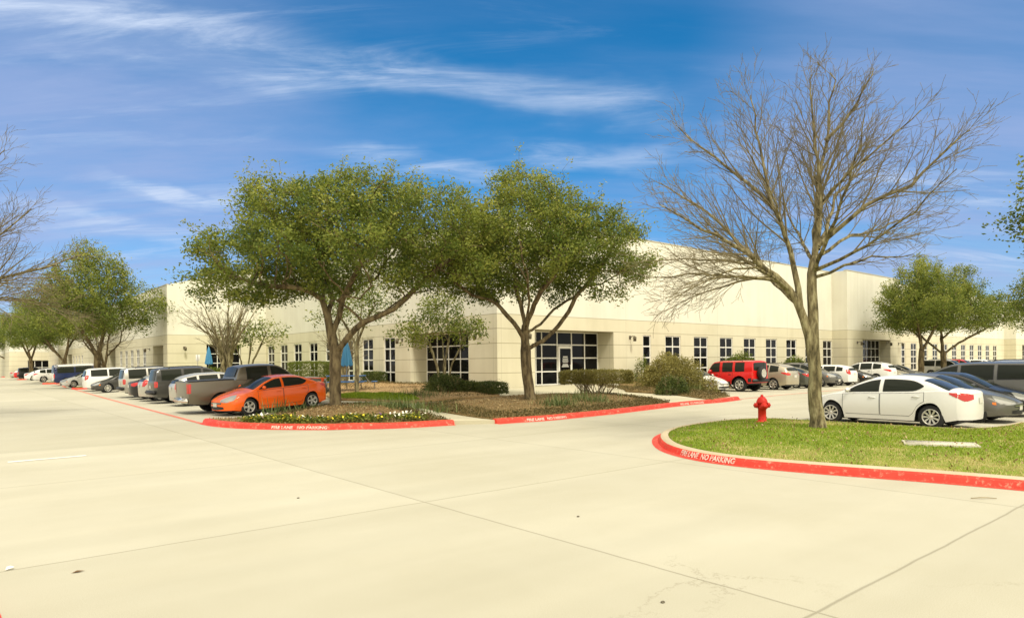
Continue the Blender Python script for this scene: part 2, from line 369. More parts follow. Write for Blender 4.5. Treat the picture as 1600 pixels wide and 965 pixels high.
def poly_sheet(name, poly, zf, mat, step=.6, skirt=.35):
    b = resample(list(poly)+[poly[0]], step)[:-1]
    x0 = min(p[0] for p in b); x1 = max(p[0] for p in b); y0 = min(p[1] for p in b); y1 = max(p[1] for p in b)
    pts = [Vector(p) for p in b]; n = len(b)
    y = y0
    while y < y1:
        x = x0
        while x < x1:
            q = (x+rnd.uniform(-.15,.15)*step, y+rnd.uniform(-.15,.15)*step)
            if pip(q, b) and edge_dist(q, b) > step*.4: pts.append(Vector(q))
            x += step
        y += step
    v, e, f, *_ = delaunay_2d_cdt(pts, [(i, (i+1) % n) for i in range(n)], [], 1, 1e-5)
    vs = [(p.x, p.y, zf(p.x, p.y)) for p in v]; mb = MB()
    mb.add(vs, [tuple(t) for t in f], 0, True)
    if skirt:
        top = [(p[0], p[1], zf(*p)) for p in b]; bot = [(p[0], p[1], zf(*p)-skirt) for p in b]
        mb.add(top+bot, [(i, (i+1) % n, n+(i+1) % n, n+i) for i in range(n)])
    me = fix_normals(mb.mesh(name))
    if sum(p.normal.z*p.area for p in me.polygons) < 0: me.flip_normals()
    return tag(link(name, me, mat), kind='structure')

def kerb(name, path, prof, mats, zbase=zg, closed=False):
    """path with the planted side on its left; prof = [(inward offset, height, material)]"""
    P = resample(path, .3); n = len(P); rows = []
    for i in range(n):
        a = Vector(P[max(i-1,0)]); b = Vector(P[min(i+1,n-1)]); t = (b-a).normalized(); nn = Vector((-t.y, t.x))
        rows.append([(P[i][0]+nn.x*o, P[i][1]+nn.y*o, zbase(*P[i])+h) for o, h, _ in prof])
    mb = MB(); k = len(prof)
    for j in range(k-1):
        vs = [r[j] for r in rows]+[r[j+1] for r in rows]
        mb.add(vs, [(i, i+1, n+i+1, n+i) for i in range(n-1)], prof[j+1][2], True)
    for r in (rows[0], rows[-1]): mb.add(r, [tuple(range(k))], prof[1][2])
    return tag(mb.build(name, mats), kind='structure')

def lettering(text, path, s0, length, height, parent, fn, z0=.03):
    """painted words that follow the kerb face"""
    cu = bpy.data.curves.new('words', 'FONT'); cu.body = text; cu.size = 1.; cu.offset = .03; cu.resolution_u = 2
    to = bpy.data.objects.new('words', cu); COL.objects.link(to)
    dg = bpy.context.evaluated_depsgraph_get(); dg.update()
    me = bpy.data.meshes.new_from_object(to.evaluated_get(dg)); bpy.data.objects.remove(to)
    X = [v.co.x for v in me.vertices]; Y = [v.co.y for v in me.vertices]
    x0, x1, y0, y1 = min(X), max(X), min(Y), max(Y)
    P = [Vector(p) for p in resample(path, .1)]; acc = [0.]
    for a, b in zip(P, P[1:]): acc.append(acc[-1]+(b-a).length)
    for v in me.vertices:
        s = s0+(v.co.x-x0)/(x1-x0)*length; h = (v.co.y-y0)/(y1-y0)
        i = max(0, min(len(P)-2, next((k for k in range(len(acc)-1) if acc[k+1] >= s), len(P)-2)))
        t = (s-acc[i])/(acc[i+1]-acc[i]); p = P[i]+(P[i+1]-P[i])*t
        i2 = min(i+2, len(P)-1); i1 = max(i-1, 0)
        tg = (P[i2]-P[i1]).normalized(); nn = Vector((-tg.y, tg.x)); o, z = fn(h)
        v.co = (p.x+nn.x*o, p.y+nn.y*o, zg(p.x, p.y)+z)
    me.materials.clear(); return link('lettering', me, M['letter'], parent)

def inset(path, o):
    P = [Vector(p) for p in path]; out = []
    for i in range(len(P)):
        t = (P[min(i+1,len(P)-1)]-P[max(i-1,0)]).normalized(); out.append((P[i].x-t.y*o, P[i].y+t.x*o))
    return out
# ---- left planting bed (in front of the orange car)
def XY(lst, dz=.15): return [at(x, y, dz)[:2] for x, y in lst]
kA = smooth_path(XY([(316,660.5),(318,662),(330,664.5),(350,667),(400,670),(480,671),(560,670),(640,667.5),(690,664.5),(709,663.5)], 0), 2)
bedA = kA[:]+XY([(690,652),(640,637.5),(594,631.5),(534,632),(498,636),(457,642),(400,652),(362,661)])
bedA = [p for p in bedA]
kB = smooth_path(XY([(776,662),(800,660),(850,657),(900,652),(960,646),(1000,641),(1050,635),(1085,631),(1118,629),(1155,624)], 0), 2)
bedB = XY([(776,661),(800,659),(850,656),(900,651),(960,645),(1000,640),(1050,633)])+XY([(1057,629.5),(1020,623),(972,617),(930,614.5),(870,613.5),(836,615.5),(797,617),(697,624.5),(649,632.5),(700,643)])
# kerb side of each bed lies on the kerb back
bedA = inset(kA[2:], .2)+XY([(690,654),(640,637.5),(594,631.5),(534,632),(498,636),(457,642),(400,652)])
iB = [p for p in inset(kB, .2) if p[0] < at(1052,634)[0]]
bedB = iB+XY([(1020,623.5),(972,617.5),(930,615),(870,614),(836,616),(797,617.5),(697,625),(649,633),(700,643.5)])
def mound(poly, h, base=.15):
    return lambda x, y: zg(x, y)+base+h*sstep(0, 1.6, edge_dist((x, y), poly))+.025*math.sin(x*2.3+y*1.7)*math.sin(y*2.9-x)*sstep(0,.6,edge_dist((x,y),poly))
zA = mound(bedA, .16); zB = mound(bedB, .12)
# pale concrete walks and entrance paving (raised with the kerb tops)
apron = XY([(709,663)],0)+XY([(776,661.5)],0)+inset(kB,.2)[2:-1:3]+[(30.,18.4),(32.,21.5),(32.2,29.5),(33.64,29.5),(33.64,31.2),(26.66,31.2),(26.66,29.5),(23.6,29.5),(23.6,42.),(18.,42.),(13.8,40.),(13.8,30.2),(13.5,28.4)]+XY([(457,642.5),(400,653)])+inset(kA,.2)[3:-2]
walk = poly_sheet('path', [tuple(p) for p in apron], lambda x, y: zg(x, y)*.78+.12, M['walk'], .9, .3)
soilA = poly_sheet('planting_bed', bedA, zA, M['soil'], .3, .2)
soilB = poly_sheet('planting_bed', bedB, zB, M['soil'], .35, .2)
bedC = XY([(980,609.5),(1051,614.5),(1119,623.5)])+[(29.2,18.3),(30.6,19.2),(31.6,21.5),(31.9,29.5),(34.6,29.55)]
bedC = XY([(978,610),(1051,615),(1112,624)])+[(29.3,18.35),(30.6,19.4),(31.5,21.5),(31.8,29.45),(27.,29.45)]
# bed C starts right of the entrance walk
cA = at(978,610,.15); bedC = [cA[:2], at(1051,615,.15)[:2], at(1112,624,.15)[:2], (29.4,18.4),(30.7,19.5),(31.5,21.5),(31.8,26.2),(66.,26.6),(66.,29.5),(34.,29.5),(31.5,27.3)]
zC = mound(bedC, .1)
soilC = poly_sheet('planting_bed', bedC, zC, M['soil'], .6, .3)
# beds and lawn between walk and left facade
lawnL = XY([(500,612),(520,622.5),(580,623.8),(633,627.5),(706,621.5),(780,616.5)])+[(23.6,30.2),(23.6,45.),(18.5,45.)]
zL = mound(lawnL, .06, .14)
lawn_left = poly_sheet('planting_bed', lawnL, zL, M['tan_soil'], .5, .3)
strip = XY([(522,621.5),(580,622.8),(633,626.5),(655,624),(640,618),(600,616),(560,615.5),(520,617)])
lawn_strip = poly_sheet('lawn', strip, lambda x, y: zL(x, y)+.03, M['lawn'], .4, .06)
bedW = [(14.2,46.),(14.2,64.8),(15.,65.6),(23.6,65.5),(23.6,45.6),(18.3,45.6)]
zW = mound(bedW, .1, .14); poly_sheet('planting_bed', bedW, zW, M['lawn'], .9, .3)

profR = [(-.13,.005,0),(-.02,.008,0),(.02,.10,0),(.05,.135,0),(.09,.15,0),(.22,.152,0),(.23,-.05,0)]
kerbA = kerb('kerb', kA, profR, [M['red']])
kerbB = kerb('kerb', kB, profR, [M['red']])
face = lambda h: (-.022+.042*h+.0, .012+.10*h) if h < .9 else (.022, .11)
def kface(h):   # slightly proud of the painted face
    return (-.018+.04*h-.006, .02+.085*h)
lettering('FIRE LANE   NO PARKING', kA, 4.05, 1.75, .1, kerbA, kface)
lettering('FIRE LANE   NO PARKING', kB, 1.15, 1.75, .1, kerbB, kface)
lettering('FIRE LANE   NO PARKING', kB, 10.9, 1.9, .1, kerbB, kface)

# ---- right island with turf, hydrant and the bare tree
kD = smooth_path([(13.2,-14.),(12.6,-6.),(12.2,0.),(11.92,2.69),(11.68,3.85),(11.27,5.14),(11.03,6.14),(10.95,7.0),(11.12,7.84),(11.6,8.75),(12.44,9.63),(13.5,10.45),(14.5,10.95),(15.8,11.3),(17.3,11.4),(18.7,11.2),(19.35,10.6)], 2)
kD = kD[::-1]                      # planted side on the left when walking back from the lot
lotD = smooth_path([(19.35,10.6),(19.45,9.),(19.5,7.),(19.6,5.9),(20.4,5.35),(22.,5.25),(40.,5.0),(70.,5.0)], 2)
profD = [(-.16,.005,0),(-.02,.01,0),(.015,.09,0),(.045,.128,0),(.07,.14,1),(.10,.15,1),(.22,.152,1),(.23,-.05,1)]
kerbD = kerb('kerb', [p for p in kD if True], profD, [M['red'], M['kerb']])
profG = [(-.02,.005,0),(.02,.10,0),(.06,.14,0),(.16,.15,0),(.17,-.05,0)]
kerb('kerb', lotD[::-1], profG, [M['kerb']])
turf = inset(kD, .21)+[(60.,-14.),(70.,-14.),(70.,4.85)]+inset(lotD[::-1], .15)[:-1]
def zD(x, y):
    d = edge_dist((x, y), turf)
    return .135+.10*sstep(0, 3., d)+.12*sstep(19, 27, x)*sstep(0,2.,d)
lawnD = poly_sheet('lawn', turf, zD, M['lawn'], .7, .15)
# words on the island kerb: arc position found from the point nearest to the tip
def arc_at(path, q):
    P = [Vector(p) for p in resample(path, .1)]; s = 0; best = (1e9, 0)
    for i in range(len(P)):
        if i: s += (P[i]-P[i-1]).length
        d = (P[i]-Vector(q)).length
        if d < best[0]: best = (d, s)
    return best[1]
def kfaceD(h): return (-.03+.062*h-.008, .018+.105*h)
s1 = arc_at(kD, (11.27,8.15)); s2 = arc_at(kD, (10.97,6.75))
lettering('FIRE LANE  NO PARKING', kD, s1, s2-s1, .12, kerbD, kfaceD)

# worn red fire-lane lines on the road
def ribbon(name, path, w, dz, mat, zf=zg):
    P = [Vector(p) for p in resample(path, .8)]; a = []; b = []
    for i in range(len(P)):
        t = (P[min(i+1,len(P)-1)]-P[max(i-1,0)]).normalized(); nn = Vector((-t.y, t.x))
        p = P[i]+nn*w/2; q = P[i]-nn*w/2
        a.append((p.x,p.y,zf(P[i].x,P[i].y)+dz)); b.append((q.x,q.y,zf(P[i].x,P[i].y)+dz))
    mb = MB(); n = len(P); mb.add(a+b, [(n+i, n+i+1, i+1, i) for i in range(n-1)])
    return tag(mb.build(name, mat), kind='structure')
ribbon('road_marking', [(6.36,23.5),(6.66,31.5),(7.18,46.),(7.8,59.6),(8.2,68.)], .16, .006, M['redline'])
ribbon('road_marking', [(8.2,72.),(8.9,82.6),(9.8,120.),(10.8,214.)], .2, .006, M['redline'])
ribbon('road_marking', [(29.6,18.0),(34.,18.6),(45.,19.2),(66.,19.6)], .13, .006, M['redline'])
ribbon('road_marking', [(.9,16.85),(2.25,16.9)], .17, .006, M['white_paint'])
for k in range(14):      # stall lines, left row
    Yk = 30.2+2.87*k
    ribbon('road_marking', [(8.1,Yk),(13.4,Yk)], .1, .006, M['white_paint'])
for k in range(11): ribbon('road_marking', [(36.+2.95*k,20.9),(36.+2.95*k,26.2)], .1, .006, M['white_paint'])
for k in range(8): ribbon('road_marking', [(22.45+2.8*k,5.7),(22.45+2.8*k,10.4)], .1, .006, M['white_paint'])
# short red kerb returns of the far parking islands, each with turf
def island(cx, cy, lx, ly, redend='x-'):
    P = []
    for k in range(24):
        a = 2*PI*k/24; ca, sa = math.cos(a), math.sin(a)
        P.append((cx+lx*math.copysign(abs(ca)**.6, ca), cy+ly*math.copysign(abs(sa)**.6, sa)))
    kerb('kerb', P+[P[0]], [(-.02,.005,0),(.02,.1,0),(.06,.14,0),(.16,.15,0),(.17,-.05,0)], [M['red']])
    poly_sheet('lawn', inset(P+[P[0]], .14)[:-1], lambda x, y: zg(x, y)+.15, M['lawn'], .9, .1)
island(10.6, 67.6, 2.6, 1.3); island(10.6, 91., 2.6, 1.3); island(10.6, 127., 2.6, 1.4); island(10.6,166.,2.6,1.4)
island(70.4, 23., 3.4, 2.3); island(-2.4, 34., 3.2, 9.)
# corner of the near kerb by the viewpoint
kN = [(-.75,6.0),(-.72,6.6),(-.95,7.15),(-1.4,7.5),(-2.2,7.7)]
kN = [at(-150,905)[:2], at(-100,912)[:2], at(-62,928)[:2], at(-40,955)[:2], at(-30,990)[:2], at(-34,1040)[:2]]
kerb('kerb', smooth_path(kN, 2)[::-1], profR, [M['red']])

# ------------------------------------------------------------------ building
XL, YR, X2, Y2 = 23.8, 29.65, 15.0, 65.7
ZT = 10.25
def facade(mbw, fixed, axis, a0, a1, zt0, openings, zt1=None):
    """wall in the plane axis=fixed running a0..a1, facing the negative side; openings (a, b, z0, z1, depth)"""
    zt1 = zt0 if zt1 is None else zt1
    def pt(a, z, dp=0.): return (a, fixed+dp, z) if axis == 'Y' else (fixed+dp, a, z)
    def top(a): return zt0+(zt1-zt0)*(a-a0)/(a1-a0)
    def q(a, b, z0, z1, z1b=None):
        mbw.quad(pt(a,z0), pt(b,z0), pt(b, z1 if z1b is None else z1b), pt(a,z1))
    cur = a0
    for (a, b, z0, z1, dp) in sorted(openings):
        if a > cur+1e-4: q(cur, a, -.3, top(cur), top(a))
        if z0 > -.29: q(a, b, -.3, z0)
        q(a, b, z1, top(a), top(b))
        mbw.quad(pt(a,z0), pt(a,z1), pt(a,z1,dp), pt(a,z0,dp)); mbw.quad(pt(b,z0), pt(b,z0,dp), pt(b,z1,dp), pt(b,z1))
        mbw.quad(pt(a,z1), pt(b,z1), pt(b,z1,dp), pt(a,z1,dp)); mbw.quad(pt(a,z0), pt(a,z0,dp), pt(b,z0,dp), pt(b,z0))
        cur = b
    if a1 > cur+1e-4: q(cur, a1, -.3, top(cur), top(a1))

def window(parent, fixed, axis, a, b, z0, z1, dp, cols, rows, fw=.055, name='window', door=None, mat='glass'):
    """frame (a mesh) with its glass as a child"""
    fr = MB(); gl = MB()
    def bx(m, p, q, r, s, d0, d1):
        if axis == 'Y': m.box(p, q, fixed+d0, fixed+d1, r, s)
        else: m.box(fixed+d0, fixed+d1, p, q, r, s)
    d = dp
    us = [a+(b-a)*i/cols for i in range(cols+1)] if isinstance(cols, int) else [a+(b-a)*c for c in cols]
    vs = [z0+(z1-z0)*i/rows for i in range(rows+1)] if isinstance(rows, int) else rows
    for i, u in enumerate(us):
        w = fw/2; lo = u-w if 0 < i < len(us)-1 else (u if i == 0 else u-fw); hi = lo+fw
        bx(fr, lo, hi, z0, z1, d-.11, d-.03)
    for i, v in enumerate(vs):
        w = fw/2; lo = v-w if 0 < i < len(vs)-1 else (v if i == 0 else v-fw); hi = lo+fw
        for u0, u1 in zip(us, us[1:]):
            bx(fr, u0+(fw if u0 == us[0] else w), u1-(fw if u1 == us[-1] else w), lo, hi, d-.108, d-.032)
    o = fr.build(name, M['frame'], parent)
    bx(gl, a+.005, b-.005, z0+.005, z1-.005, d-.07, d-.05)
    gl.build('pane', M[mat], o)
    return o

bld = empty('office_building', (0,0,0), 0, 'long cream office warehouse with dark gridded windows and recessed corner entries', 'building')
W = MB()
ZH, ZS = 3.72, .62
# right facade
winR = [(36.67,37.55)]+[(39.16+3.425*k, 40.98+3.425*k) for k in range(8)]
opR = [(26.66,33.64,.47,3.86,1.5)]+[(a,b,ZS,ZH,.16) for a, b in winR]
facade(W, YR, 'Y', XL, 65., ZT, opR)
blocks = []
def block(x0, x1, y):        # forward entrance block with a recessed door
    W.quad((x0,YR,-.3),(x0,y,-.3),(x0,y,ZT+.05),(x0,YR,ZT+.05)); W.quad((x1,y,-.3),(x1,YR,-.3),(x1,YR,ZT+.05),(x1,y,ZT+.05))
    W.quad((x0,y,ZT+.05),(x1,y,ZT+.05),(x1,YR,ZT+.05),(x0,YR,ZT+.05)); W.quad((x0,YR,ZT-.1),(x1,YR,ZT-.1),(x1,YR,ZT+.05),(x0,YR,ZT+.05))
    a = x0+3.3; b = x0+10.
    facade(W, y, 'Y', x0, x1, ZT+.05, [(a,b,.47,3.86,1.2)])
    window(bld, y, 'Y', a, b, .47, 3.86, 1.2, [0,.2,.4,.52,.7,.85,1], [.47,1.3,2.15,3.0,3.86])
block(65., 77.8, 28.2)
win2 = [(81.2+3.43*k, 83.0+3.43*k) for k in range(11)]
facade(W, YR, 'Y', 77.8, 121., ZT, [(a,b,ZS,ZH,.16) for a, b in win2])
block(121., 134., 28.2)
win3 = [(137.+3.43*k, 138.8+3.43*k) for k in range(9)]
facade(W, YR, 'Y', 134., 190., ZT, [(a,b,ZS,ZH,.16) for a, b in win3])
for a, b in winR+win2+win3:
    window(bld, YR, 'Y', a, b, ZS, ZH, .16, 1 if b-a < 1 else 2, 4, .085)
# glazed entry, right
o = window(bld, YR, 'Y', 26.66, 33.64, .47, 3.86, 1.5, [0,.19,.262,.455,.64,.815,1], [.47,1.32,2.17,3.02,3.86], .075, 'entry_glazing')
def entry_door(fixed, axis, a, b, words):
    d = MB(); dp = 1.36
    def bx(m, p, q, r, s, d0, d1):
        if axis == 'Y': m.box(p, q, fixed+d0, fixed+d1, r, s)
        else: m.box(fixed+d0, fixed+d1, p, q, r, s)
    bx(d, a, a+.13, .5, 2.95, dp-.05, dp+.02); bx(d, b-.13, b, .5, 2.95, dp-.05, dp+.02)
    bx(d, a+.13, b-.13, .5, .78, dp-.048, dp+.018); bx(d, a+.13, b-.13, 2.78, 2.95, dp-.048, dp+.018)
    do = d.build('door', M['frame'], bld)
    g = MB(); bx(g, a+.131, b-.131, .781, 2.779, dp-.03, dp-.01); g.build('pane', M['glass'], do)
    h = MB(); bx(h, b-.21, b-.17, 1.3, 1.75, dp-.11, dp-.075); bx(h, b-.21, b-.17, 1.32, 1.37, dp-.075, dp-.03); bx(h, b-.21, b-.17, 1.68, 1.73, dp-.075, dp-.03)
    h.build('handle', M['frame'], do)
    if words:      # white vinyl notice lines on the door glass (illegible in the photograph: plain bars)
        w = MB(); r2 = random.Random(4)
        for k, z in enumerate((2.22,2.12,2.05,1.98,1.88,1.74,1.67,1.6)):
            ww = (.20 if k == 0 else r2.uniform(.22,.33)); c = (a+b)/2
            bx(w, c-ww, c+ww, z, z+(.06 if k == 0 else .038), dp-.036, dp-.032)
        w.build('door_notice', M['signwhite'], do)
entry_door(YR, 'Y', 29.86, 31.1, True)
# left facade
winL = [(41.0,42.6),(44.15,45.85),(47.35,49.05),(50.55,52.25),(53.8,55.5),(57.1,58.85),(60.3,62.05),(63.55,65.3)]
facade(W, XL, 'X', YR, Y2, ZT, [(32.4,39.0,.47,3.86,1.4)]+[(a,b,ZS if a > 43 else .5,ZH+.05,.18) for a, b in winL])
for a, b in winL: window(bld, XL, 'X', a, b, ZS if a > 43 else .5, ZH+.05, .18, 2, 4, .085)
window(bld, XL, 'X', 32.4, 39.0, .47, 3.86, 1.4, [0,.2,.4,.6,.8,1], [.47,1.32,2.17,3.02,3.86], .07, 'entry_glazing')
# stepped-out wing
facade(W, Y2, 'Y', X2, XL, 9.15, [(18.3,21.4,.4,3.86,.4)], 11.6)
window(bld, Y2, 'Y', 18.3, 21.4, .4, 3.86, .4, 3, 4, .06)
winS = [(74.2+2.95*k, 75.7+2.95*k) for k in range(5)]; winT = [(109.+2.95*k, 110.5+2.95*k) for k in range(6)]
opS = [(67.2,71.2,.3,3.8,1.3),(90.,94.5,.3,3.9,1.5)]+[(a,b,.5,3.65,.16) for a, b in winS]+[(126.,131.,.3,3.9,1.5)]+[(a,b,.5,3.65,.16) for a, b in winT]
facade(W, X2, 'X', Y2, 148., 9.15, opS)
for a, b in winS+winT: window(bld, X2, 'X', a, b, .5, 3.65, .16, 2, 4, .085)
window(bld, X2, 'X', 67.2, 71.2, .3, 3.8, 1.3, 3, 4, .06); window(bld, X2, 'X', 90., 94.5, .3, 3.9, 1.5, 3, 4); window(bld, X2, 'X', 126., 131., .3, 3.9, 1.5, 3, 4)
# forward pilasters of the wing (give the stepped outline seen far along the row)
for y0, y1 in ((95.,105.),(131.5,146.)):
    x = X2-1.2
    W.quad((x,y0,-.3),(x,y1,-.3),(x,y1,9.6),(x,y0,9.6)); W.quad((x,y0,-.3),(X2,y0,-.3),(X2,y0,9.6),(x,y0,9.6)); W.quad((x,y1,-.3),(X2,y1,-.3),(X2,y1,9.6),(x,y1,9.6))
    W.quad((x,y0,9.6),(x,y1,9.6),(X2,y1,9.6),(X2,y0,9.6)); W.quad((X2,y0,9.),(X2,y1,9.),(X2,y1,9.6),(X2,y0,9.6))
# hidden ends
W.quad((190.,YR,-.3),(190.,148.,-.3),(190.,148.,ZT),(190.,YR,ZT)); W.quad((X2,148.,-.3),(190.,148.,-.3),(190.,148.,9.15),(X2,148.,9.15))
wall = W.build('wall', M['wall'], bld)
fix_normals(wall.data)
R_ = MB(); R_.box(XL+.3, 189.7, YR+.3, 147.7, ZT-.5, ZT-.3); R_.box(X2+.3, XL+.3, Y2+.3, 147.7, 8.6, 8.8); R_.build('roof', M['coping'], bld)
C_ = MB()
C_.box(XL-.03, 65., YR-.03, YR+.3, ZT, ZT+.08); C_.box(XL-.03, XL+.3, YR+.3, Y2, ZT, ZT+.08); C_.box(77.8, 121., YR-.03, YR+.3, ZT, ZT+.08); C_.box(134., 190., YR-.03, YR+.3, ZT, ZT+.08)
C_.box(X2-.03, X2+.3, Y2, 95., 9.15, 9.23); C_.box(X2-.03, X2+.3, 105., 131.5, 9.15, 9.23)
for x0, x1 in ((65.,77.8),(121.,134.)): C_.box(x0-.03, x1+.03, 28.17, 28.5, ZT+.05, ZT+.13)
C_.build('coping', M['coping'], bld)
def wall_lamp(px, axis, fixed, a, z=3.4):
    m = MB()
    if axis == 'Y':
        m.lathe([(.0,-.14),(.10,-.14),(.12,.12),(.06,.2),(0,.2)], 12, 0, 'z', (a, fixed-.42, z)); m.tube([(a,fixed,z+.12),(a,fixed-.2,z+.2),(a,fixed-.42,z+.2)], [.03]*3, 6); m.box(a-.09,a+.09,fixed-.03,fixed+.01,z,z+.25)
    else:
        m.lathe([(.0,-.14),(.10,-.14),(.12,.12),(.06,.2),(0,.2)], 12, 0, 'z', (fixed-.42, a, z)); m.tube([(fixed,a,z+.12),(fixed-.2,a,z+.2),(fixed-.42,a,z+.2)], [.03]*3, 6); m.box(fixed-.03,fixed+.01,a-.09,a+.09,z,z+.25)
    m.build('wall_lamp', M['lampmetal'], bld)
wall_lamp(0,'X',XL,31.2); wall_lamp(0,'Y',YR,25.9); wall_lamp(0,'Y',YR,35.3); wall_lamp(0,'Y',28.2,67.1); wall_lamp(0,'Y',28.2,74.1); wall_lamp(0,'Y',28.2,77.1); wall_lamp(0,'X',XL,40.); wall_lamp(0,'Y',YR,79.4); wall_lamp(0,'Y',Y2,16.4); wall_lamp(0,'X',X2,72.5)
# second building, far along the left row
b2 = empty('office_building', (0,0,0), 0, 'distant low cream building end with a dark band of storefront glass', 'building')
W2 = MB(); facade(W2, 152., 'Y', 8.5, 80., 8.8, [(11.2,15.6,.5,3.2,.3),(18.,30.,.5,3.2,.3)]); W2.quad((8.5,152.,-.3),(8.5,300.,-.3),(8.5,300.,8.8),(8.5,152.,8.8)); W2.quad((8.5,152.,8.8),(80.,152.,8.8),(80.,300.,8.8),(8.5,300.,8.8))
W2.quad((80.,152.,-.3),(80.,300.,-.3),(80.,300.,8.8),(80.,152.,8.8)); W2.quad((8.5,300.,-.3),(80.,300.,-.3),(80.,300.,8.8),(8.5,300.,8.8))
w2o = W2.build('wall', M['wall'], b2); fix_normals(w2o.data)
window(b2, 152., 'Y', 11.2, 15.6, .5, 3.2, .3, 4, 2, .09); window(b2, 152., 'Y', 18., 30., .5, 3.2, .3, 8, 2, .09)
# ------------------------------------------------------------------ vehicles
def curve1(pts):
    xs_ = [p[0] for p in pts]; ys_ = [p[1] for p in pts]; n = len(pts); m = []
    dl = [(ys_[i+1]-ys_[i])/(xs_[i+1]-xs_[i]) for i in range(n-1)]
    for i in range(n):
        if i == 0: m.append(dl[0])
        elif i == n-1: m.append(dl[-1])
        elif dl[i-1]*dl[i] <= 0: m.append(0.)
        else: m.append(2*dl[i-1]*dl[i]/(dl[i-1]+dl[i]))
    def f(x):
        if x <= xs_[0]: return ys_[0]
        if x >= xs_[-1]: return ys_[-1]
        i = max(k for k in range(n-1) if xs_[k] <= x)
        h = xs_[i+1]-xs_[i]; t = (x-xs_[i])/h; t2 = t*t; t3 = t2*t
        return (2*t3-3*t2+1)*ys_[i]+(t3-2*t2+t)*h*m[i]+(-2*t3+3*t2)*ys_[i+1]+(t3-t2)*h*m[i+1]
    return f

STY = {}
STY['sedan'] = dict(L=4.53, W=1.76, fa=.92, ra=3.60, r=.325, base=.20, tum=.50,
  top=[(0,.60),(.06,.66),(.3,.78),(.7,.88),(1.02,.955),(1.15,1.0),(1.75,1.29),(2.15,1.41),(2.55,1.44),(3.0,1.42),(3.45,1.31),(3.85,1.15),(4.08,1.075),(4.3,1.055),(4.48,1.03),(4.53,.98)],
  belt=[(0,.57),(.1,.64),(.4,.76),(1.,.88),(1.3,.905),(3.,.965),(3.9,1.02),(4.4,.99),(4.53,.94)], cf=.46, cr=.46, rear=lambda z: .10*max(0,z-.75)+.12*max(0,.45-z),
  front=lambda z: .10*max(0,.42-z)+.45*max(0,z-.55)**1.3,
  side=[(1.34,2.28,'f'),(2.38,3.42,'r')], ws=(1.14,2.02), rw=(3.36,4.0), kind='sedan')
STY['coupe'] = dict(STY['sedan'], L=4.5, side=[(1.34,2.30,'f'),(2.40,3.40,'r')])
STY['suv'] = dict(L=4.6, W=1.86, fa=.88, ra=3.58, r=.37, base=.30, tum=.26,
  top=[(0,.86),(.06,.95),(.3,1.03),(.9,1.1),(1.15,1.15),(1.8,1.66),(2.1,1.77),(2.7,1.82),(4.2,1.82),(4.5,1.79),(4.6,1.74)],
  belt=[(0,.83),(.15,.91),(.6,1.0),(1.2,1.07),(4.6,1.13)], cf=.26, cr=.14, rear=lambda z: .22*max(0,z-1.08)+.05*max(0,.5-z), front=lambda z: .08*max(0,.5-z)+.3*max(0,z-.8),
  side=[(1.42,2.25,'f'),(2.33,3.18,'r'),(3.28,4.25,'q')], ws=(1.14,1.95), kind='suv')
STY['crossover'] = dict(L=4.75, W=1.88, fa=.95, ra=3.72, r=.37, base=.27, tum=.38,
  top=[(0,.74),(.06,.82),(.3,.94),(.8,1.04),(1.08,1.1),(1.2,1.15),(1.95,1.56),(2.4,1.68),(3.2,1.7),(4.0,1.62),(4.45,1.53),(4.7,1.45),(4.75,1.38)],
  belt=[(0,.7),(.15,.8),(.5,.9),(1.2,1.0),(3.4,1.08),(4.4,1.16),(4.75,1.14)], cf=.40, cr=.24, rear=lambda z: .55*max(0,z-1.0)+.10*max(0,.55-z), front=lambda z: .10*max(0,.5-z)+.42*max(0,z-.65),
  side=[(1.48,2.38,'f'),(2.48,3.35,'r'),(3.44,4.05,'q')], ws=(1.18,2.05), kind='suv')
STY['hatch'] = dict(L=4.3, W=1.76, fa=.88, ra=3.48, r=.33, base=.22, tum=.42,
  top=[(0,.66),(.06,.73),(.3,.84),(.8,.96),(1.02,1.02),(1.75,1.42),(2.2,1.52),(3.,1.52),(3.7,1.44),(4.1,1.36),(4.3,1.22)],
  belt=[(0,.63),(.15,.72),(.5,.82),(1.2,.94),(3.4,1.02),(4.3,1.06)], cf=.36, cr=.2, rear=lambda z: .6*max(0,z-.95)+.08*max(0,.5-z), front=lambda z: .1*max(0,.45-z)+.4*max(0,z-.6),
  side=[(1.36,2.25,'f'),(2.35,3.2,'r'),(3.3,3.75,'q')], ws=(1.1,1.85), kind='suv')
STY['minivan'] = dict(L=5.1, W=1.98, fa=.98, ra=4.0, r=.35, base=.24, tum=.30,
  top=[(0,.72),(.06,.8),(.3,.93),(.75,1.05),(.95,1.12),(1.8,1.6),(2.25,1.73),(3.,1.77),(4.6,1.76),(4.95,1.71),(5.1,1.62)],
  belt=[(0,.69),(.15,.79),(.5,.92),(1.1,1.03),(4.2,1.1),(5.1,1.13)], cf=.38, cr=.18, rear=lambda z: .3*max(0,z-1.05)+.08*max(0,.5-z), front=lambda z: .1*max(0,.5-z)+.42*max(0,z-.65),
  side=[(1.42,2.3,'f'),(2.4,3.45,'r'),(3.55,4.65,'q')], ws=(1.0,1.95), kind='suv')
